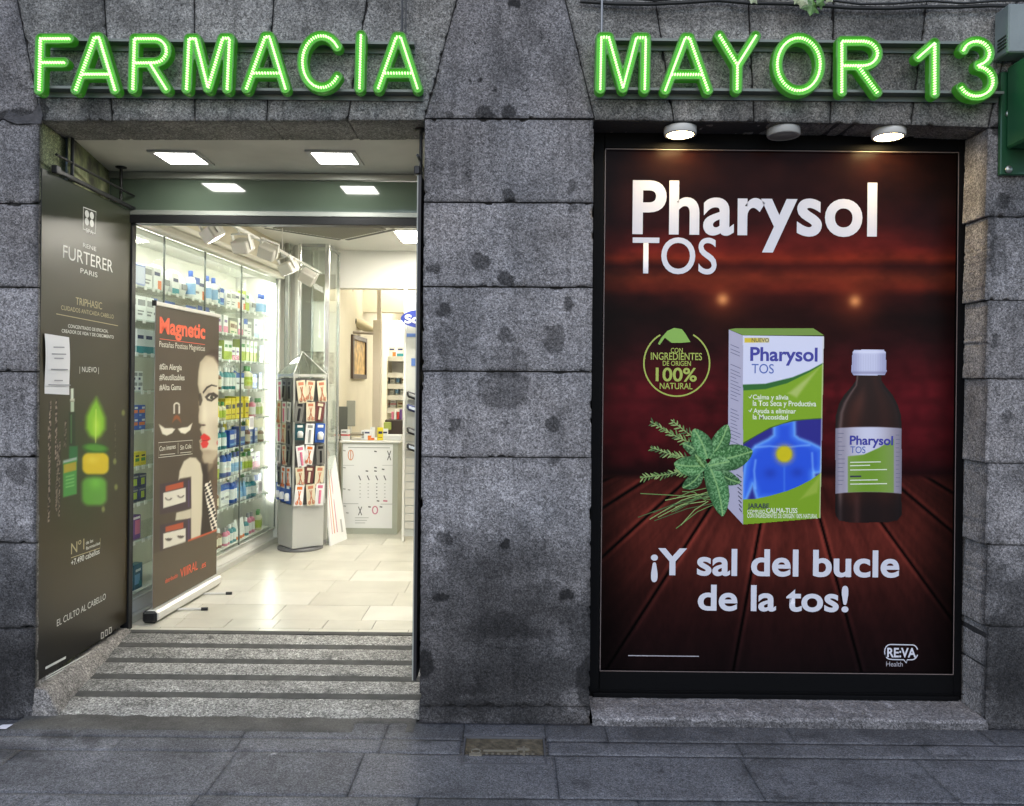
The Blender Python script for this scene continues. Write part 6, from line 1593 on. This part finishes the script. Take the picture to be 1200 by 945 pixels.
# ---- counter with a printed white front
yc = 4.15; yc = 4.15
cl, cr_ = P(400, 560, 4.10).x, P(466, 560, 4.10).x
ct = P(430, 517, 4.10).z
FC = Frame((cl, 4.10 - .004, ZF), (1, 0, 0))
cnt = thing('shop_counter', 'small pale counter with a white printed panel of scissors diagrams on its front', 'counter', ((cl + cr_) / 2, 4.35, ZF))
M_CT = mat('counter_grey', (.42, .44, .36), .5)
part('body', lambda b: b.box(cl, cr_, 4.10, 4.6, ZF, ct - .02), M_CT, cnt)
part('counter_top', lambda b: b.box(cl - .02, cr_ + .02, 4.08, 4.62, ct - .019, ct, b=.004), M_TRIM, cnt)
pnl = part('front_panel', lambda b: b.box(cl + .015, cr_ - .05, 4.094, 4.0995, P(430, 619, 4.1).z, ct - .03), mat('panel_white', (.84, .84, .82), .35), cnt)
FC = Frame((cl, 4.0935, 0), (1, 0, 0))
mb = MB(); IK = mat('diagram_ink', (.10, .10, .10), .5); IP = mat('diagram_pink', srgb(205, 130, 150), .5); IS = mat('diagram_salmon', srgb(215, 150, 110), .5); IG = mat('diagram_grey', (.45, .45, .43), .5)
for (a, b_, w, m) in (((402, 545.5), (415, 545.5), .004, IG), ((448, 545.5), (463, 545.5), .004, IG), ((402, 590.5), (420, 590.5), .006, IG), ((446, 591), (463, 591), .006, IG)): stroke(FC, [a, b_], w, mb=mb, m=m, lift=.0006)
for x, y, s, m in ((456, 534, 5.5, IK), (422, 599, 5, IK)):
    stroke(FC, [(x - 2, y - s), (x + 2, y + s)], .008, mb=mb, m=m, lift=.0006); stroke(FC, [(x + 2, y - s), (x - 2, y + s)], .008, mb=mb, m=m, lift=.0007)
stroke(FC, [(411 + 3 * math.cos(a), 533.5 + 6 * math.sin(a)) for a in [k * .6283 for k in range(10)]], .008, closed=True, mb=mb, m=IS, lift=.0006); stroke(FC, [(411, 528), (411, 539)], .008, mb=mb, m=IS, lift=.0006)
stroke(FC, [(439.5 + 3 * math.cos(a), 598 + 4.5 * math.sin(a)) for a in [k * .6283 for k in range(10)]], .012, closed=True, mb=mb, m=IP, lift=.0006)
for x in (421.5, 431.5, 441.5, 451): stroke(FC, [(x - 1.2, 557.5), (x + 1.2, 563)], .010, mb=mb, m=IK, lift=.0006)
for x, y in ((440, 548), (440, 552), (449, 550), (430, 552), (403.5, 548), (403.5, 528), (440, 529), (404, 593), (407, 601), (433, 594), (446.5, 594), (443, 587), (403.5, 573), (409, 574)): stroke(FC, [(x - 1.5, y), (x + 1.5, y + .5)], .012, mb=mb, m=IK if x > 425 else IG, lift=.0006)
for x, m in ((431.5, IG), (441.5, IK), (451, IG), (422, IG)):
    for k in range(5): stroke(FC, [(x - .8, 567 + 4 * k), (x + .8, 567 + 4 * k)], .008, mb=mb, m=m, lift=.0006)
stroke(FC, [(449, 587), (454, 587.5)], .016, mb=mb, m=IP, lift=.0006)
stroke(FC, [(408, 524.5), (457, 525)], .009, mb=mb, m=IG, lift=.0006)
for k in range(3): stroke(FC, [(416, 607 + 3 * k), (432 - 2 * k, 607 + 3 * k)], .006, mb=mb, m=IG, lift=.0006)
world_part('diagram_print', mb, None, pnl, kind='stuff')
# things on and behind the counter
def onc(name, label, cat, x, y, Y, fn):
    p = P(x, y, Y); t = thing(name, label, cat, (p.x, p.y, p.z)); fn(t, p)
def f_screen(t, p):
    mb = MB(); mb.box(-.05, .05, 0, .02, .06, .34, b=.004); mb.build('screen', mat('screen_dark', (.10, .105, .09), .3), t); mb = MB(); mb.box(-.012, .012, .0, .012, 0, .06); mb.box(-.05, .05, -.03, .05, 0, .008); mb.build('stand', mat('base_grey'), t)
onc('monitor', 'narrow grey screen standing at the left of the counter', 'monitor', 401, 516, 4.3, f_screen)
def f_stand(t, p):
    mb = MB(); mb.tube([(0, 0, .0), (0, 0, .36)], .008, n=8); mb.lathe([(0, 0), (.05, 0), (.04, .01), (0, .012)], n=16); mb.build('post', M_ALU, t); mb = MB(); mb.box(-.045, .045, -.012, .0, .14, .40, b=.005); mb.build('head', mat('taupe_grey', (.26, .26, .21), .5), t)
onc('card_stand', 'grey upright stand in the middle of the counter', 'stand', 411, 516, 4.32, f_stand)
def f_tray(t, p):
    mb = MB(); mb.box(-.16, .16, -.1, .1, .0, .02, b=.004); mb.build('tray', mat('tray_brown', (.22, .19, .13), .5), t)
onc('counter_tray', 'flat brown tray on the counter', 'tray', 419, 510, 4.35, f_tray)
def f_box(t, p):
    mb = MB(); mb.box(-.09, .10, -.06, .08, 0, .055, b=.006); mb.build('body', WH, t); mb = MB(); mb.box(-.11, -.09, -.03, .03, 0, .03, b=.004); mb.build('handset', BK, t)
onc('telephone_base', 'low white box with a dark handset at the right end of the counter', 'telephone', 460, 516, 4.3, f_box)
rr = random.Random(91)
for j, (x, kd) in enumerate(((404, 10), (426, 0), (431, 4), (436, 18), (446, 7), (450, 1))):
    kd = names[kd]; me, w, nm, cat = KN[kd]; p = P(x, 516, 4.22)
    o = bpy.data.objects.new(nm, me); COL.objects.link(o); o.location = (p.x, 4.2 + .05 * (j % 2), ct + .001); o.rotation_euler = (0, 0, rr.uniform(-.3, .3)); o.scale = (.85, .85, .85)
    o['label'] = f'{kd}, {NTH[j]} from left on the shop counter'; o['category'] = cat; o['group'] = 'goods on the shop counter'
# beige column and picture of the back room
bc = thing('beige_column', 'beige square column standing behind the counter', 'column', (P(441, 500, 5.1).x, 5.1, ZF))
part('shaft', lambda b: (b.box(P(437, 400, 5.1).x, P(446, 400, 5.1).x, 5.1, 5.22, ZF, P(440, 375, 5.1).z, b=.004), b.box(P(441, 400, 5.1).x, P(445.5, 400, 5.1).x, 5.12, 5.2, P(440, 375, 5.1).z + .001, 3.119)), mat('beige_post', (.58, .52, .42), .6), bc)
pf = thing('framed_picture', 'tall narrow framed golden picture on the cream wall of the back room', 'picture', (sw, 5.8, P(418, 445, 5.8).z))
zq0, zq1 = P(412, 444, 5.4).z, P(412, 395, 5.4).z
ya_, yb_ = sw / ((410.5 - 600) / 940) - 3.8, sw / ((427 - 600) / 940) - 3.8
part('frame', lambda b: [b.box(sw + .001, sw + .03, *q, b=.003) for q in ((ya_, ya_ + .06, zq0, zq1), (yb_ - .06, yb_, zq0, zq1), (ya_ + .061, yb_ - .061, zq0, zq0 + .05), (ya_ + .061, yb_ - .061, zq1 - .05, zq1))], mat('frame_brown', (.06, .035, .02), .4), pf)
part('canvas', lambda b: b.box(sw + .001, sw + .012, ya_ + .06, yb_ - .06, zq0 + .05, zq1 - .05), mat('golden_print', (.52, .34, .12), .5, vary=.5, vscale=12), pf)
pp_ = thing('ceiling_projector', 'beige cylinder lamp hung on rails under the back room ceiling', 'lamp', tuple(P(420, 385, 5.2)))
a, b2 = P(399, 361, 4.9), P(436, 382, 5.9)
part('rail', lambda b: (b.tube([a, b2], .012, n=6), b.tube([a + Vector((0, 0, -.06)), b2 + Vector((0, 0, -.05))], .010, n=6)), M_CREAM, pp_)
a, b2 = P(413, 377, 5.2), P(435, 386, 5.5)
part('cylinder', lambda b: b.tube([a, b2], .055, n=16), mat('lamp_beige', (.50, .44, .28), .4), pp_); part('end_ring', lambda b: b.tube([a + (a - b2).normalized() * .02, a], .06, n=16), M_BLACK, pp_)
part('lower_bar', lambda b: b.tube([P(403, 389, 5.0), P(437, 391, 5.1)], .016, n=8), mat('bar_taupe', (.28, .24, .18), .5), pp_)
part('hanging_wire', lambda b: (b.tube([P(407, 340, 5.0), P(407, 392, 5.0)], .004, n=6), b.lathe([(0, 0), (.05, -.01), (.06, .02), (0, .03)], c=tuple(P(408, 342, 5.0)), n=12)), mat('bar_taupe'), pp_)
# back room shelving, white lit, with people-high stock
yS = 7.6; x0s, x1s = P(446.5, 500, yS).x, P(476, 500, yS).x
bk = thing('back_shelves', 'white lit shelving with curved fronts at the far end of the shop', 'shelves', ((x0s + x1s) / 2, yS, ZF))
part('back_panel', lambda b: b.box(x0s - .3, x1s + .5, yS + .3, yS + .33, ZF, P(460, 378, yS).z), mat('back_white', (.80, .80, .78), .6), bk)
for k, y in enumerate((418, 437, 450, 463, 478)):
    z = P(460, y, yS).z; n = 12
    def shelf(b):
        pts = [(x0s - .25 + (x1s - x0s + .6) * t / n, yS - .12 * math.sin(math.pi * t / n)) for t in range(n + 1)]
        vs = [(x, yy_, zz) for zz in (z - .07, z) for x, yy_ in pts] + [(x, yS + .3, zz) for zz in (z - .07, z) for x, yy_ in pts]
        N_ = n + 1
        F = [(i, i + 1, N_ + i + 1, N_ + i) for i in range(n)] + [(N_ + i, N_ + i + 1, 3 * N_ + i + 1, 3 * N_ + i) for i in range(n)] + [(i + 1, i, 2 * N_ + i, 2 * N_ + i + 1) for i in range(n)]
        b.add(vs, F)
    part('shelf', shelf, mat('shelf_white', (.76, .76, .72), .5), bk)
part('light_strip', lambda b: b.box(x0s - .2, x1s + .4, yS + .0, yS + .05, P(460, 379, yS).z, P(460, 376, yS).z), mat('back_light', (1, 1, 1), .5, emit=(1, .98, .94), strength=14), bk)
rr = random.Random(77); plc = {}
for k, (y, hh) in enumerate(((418, .17), (450, .12), (463, .10), (478, .09))):
    z = P(460, y, yS).z; x = x0s + .02; nb = 0
    while x < x1s + .02:
        kd = names[rr.choice((0, 0, 2, 1, 12, 4, 10, 3))] if k < 3 else names[rr.choice((5, 10, 8, 3))]
        me, w, nm, cat = KN[kd]; sc = .9 if k else 1.15
        o = bpy.data.objects.new(nm, me); COL.objects.link(o); o.location = (x + w / 2, yS + .02, z + .001); o.scale = (sc, sc, sc)
        nb = nb + 1; lab = f'{kd}, {NTH[nb - 1]} from the left, {["highest", "second highest", "third highest", "lowest"][k]} far shelf'; o['label'] = lab; o['category'] = cat; o['group'] = 'goods on the far back shelving'
        x += w * sc + .02
for lab, os_ in plc.items():
    if len(os_) > 1:
        for o in os_: o['group'] = lab
dk = thing('till_desk', 'dark till desk with pink and green goods behind the counter', 'desk', (P(462, 505, 5.6).x, 5.6, ZF))
part('body', lambda b: b.box(P(451, 500, 5.6).x, P(472, 500, 5.6).x, 5.6, 5.95, ZF, P(460, 492, 5.6).z, b=.01), mat('desk_dark', (.05, .035, .03), .5), dk)
part('tray', lambda b: b.box(P(450, 500, 5.55).x, P(458, 500, 5.55).x, 5.52, 5.62, P(455, 504, 5.55).z, P(455, 495, 5.55).z, b=.005), mat('tray_lime', srgb(175, 190, 100), .5), dk)
part('stock', lambda b: [b.box(P(458 + 3.2 * k, 490, 5.6).x, P(460.6 + 3.2 * k, 490, 5.6).x, 5.64, 5.7, P(460, 491.8, 5.6).z, P(460, 483 - (k % 2) * 3, 5.6).z, (PK, WH, RE, PU)[k]) for k in range(4)], None, dk)

# ---- leaning board
q = [on_height(388, 640, ZF), on_height(407, 632, ZF)]
lt, ltr = P(379, 536, 3.72), P(393, 533.5, 3.95)
lb = thing('leaning_board', 'white printed board with pink stripes leaning against the counter', 'board', tuple(q[0]))
v = [q[0], q[1], ltr, lt]; nrm = (q[1] - q[0]).cross(lt - q[0]).normalized() * .018
mb = MB(); mb.add(v + [p + -nrm * -1 * -1 for p in v], [(0, 1, 2, 3), (7, 6, 5, 4), (0, 4, 5, 1), (1, 5, 6, 2), (2, 6, 7, 3), (3, 7, 4, 0)]); world_part('board', mb, mat('panel_white'), lb)
mb = MB()
for f0, f1, m in ((.25, .30, IS), (.42, .47, IP), (.12, .15, IP)):
    bl = lambda s, t: v[0].lerp(v[1], s).lerp(v[3].lerp(v[2], s), t) + nrm * .06
    mb.add([bl(f0, .12), bl(f1, .12), bl(f1, .85), bl(f0, .85)], [(0, 1, 2, 3)], m)
mb.add([bl(.7, .1), bl(.8, .1), bl(.8, .25), bl(.7, .25)], [(0, 1, 2, 3)], IG)
world_part('stripe_print', mb, None, lb)
# ---- spectacles display on the right, with blue oval sign
yd = 3.75
dx0 = P(475, 500, yd).x; dx1 = dx0 + .55
ds = thing('wall_display', 'pale slatted display panel with dark spectacle cases at the right edge of the doorway view', 'display panel', (dx0 + .1, yd, ZF))
zdb = ZF
part('panel', lambda b: b.box(dx0, dx1, yd + .001, yd + .05, zdb + .05, P(480, 345, yd).z), mat('display_grey', (.50, .51, .47), .5), ds)
part('edge_post', lambda b: b.box(dx0 - .022, dx0 - .001, yd - .02, yd + .06, zdb, P(480, 338, yd).z, b=.003), M_TRIM, ds)
for k in range(28): 
    z = zdb + .12 + k * .075
    if z < 1.2: part('slat', lambda b: b.box(dx0 + .004, dx1, yd - .008, yd, z, z + .062, b=.002), mat('slat_cream', (.56, .54, .47), .5), ds)
part('graphic', lambda b: (b.box(dx0 + .004, dx1, yd - .004, yd, P(480, 395, yd).z, P(480, 391, yd).z), b.box(dx0 + .05, dx0 + .3, yd - .005, yd - .001, P(480, 429, yd).z, P(480, 420, yd).z)), mat('graphic_blue', srgb(80, 110, 170), .4), ds)
for k, (y, m) in enumerate(((463, BK), (478, NV), (505, BK), (524, BK))):
    p = P(484, y, yd - .05); t = thing('spectacle_case', ['black spectacle case, highest on the right display panel', 'navy spectacle case with blue lid, second from the top on the right display panel', 'black spectacle case, third from the top on the right display panel', 'black spectacle case, lowest on the right display panel'][k], 'case', (p.x, p.y, p.z), R(10))
    mb = MB(); mb.box(-.06, .08, -.03, .03, -.04, .02, m, b=.015); mb.v = [Vector((v_.x, v_.y, v_.z - v_.x * .35)) for v_ in mb.v]; mb.build('shell', None, t)
    mb = MB(); mb.box(-.04, .05, -.034, -.031, -.02, .005, b=.001); mb.v = [Vector((v_.x, v_.y, v_.z - v_.x * .35)) for v_ in mb.v]; mb.build('badge', C('badge', 180, 190, 205) if k in (1, 3) else GY, t)
    mb = MB(); mb.box(-.05, .06, .03, .06, -.045, -.04); mb.build('holder', M_ALU, t)
os_ = thing('oval_sign', 'blue oval sign with white letters standing out at the right edge of the doorway', 'sign', tuple(P(495, 374, yd - .1)))
c = P(495.5, 374, yd - .1); rx_, rz_ = 25.5 / 940 * 7.45, 10.8 / 940 * 7.45
FO = Frame((c.x, yd - .12, c.z), (1, 0, 0))
mb = MB(); mb.prism([(c.x + rx_ * math.cos(a), c.z + rz_ * math.sin(a)) for a in [k * math.pi / 20 for k in range(40)]][::-1], yd - .118, yd - .09); world_part('oval_plate', mb, mat('oval_blue', srgb(40, 55, 130), .3), os_)
text_fit('Scholl', FO, (474.2, 378.5), (517, 369.8), mat('sign_white', (.75, .75, .75), .4), os_, .03, lift=.001)
part('bracket', lambda b: b.box(c.x - .02, c.x + .02, yd - .089, yd, c.z - .02, c.z + .02), M_TRIM, os_)
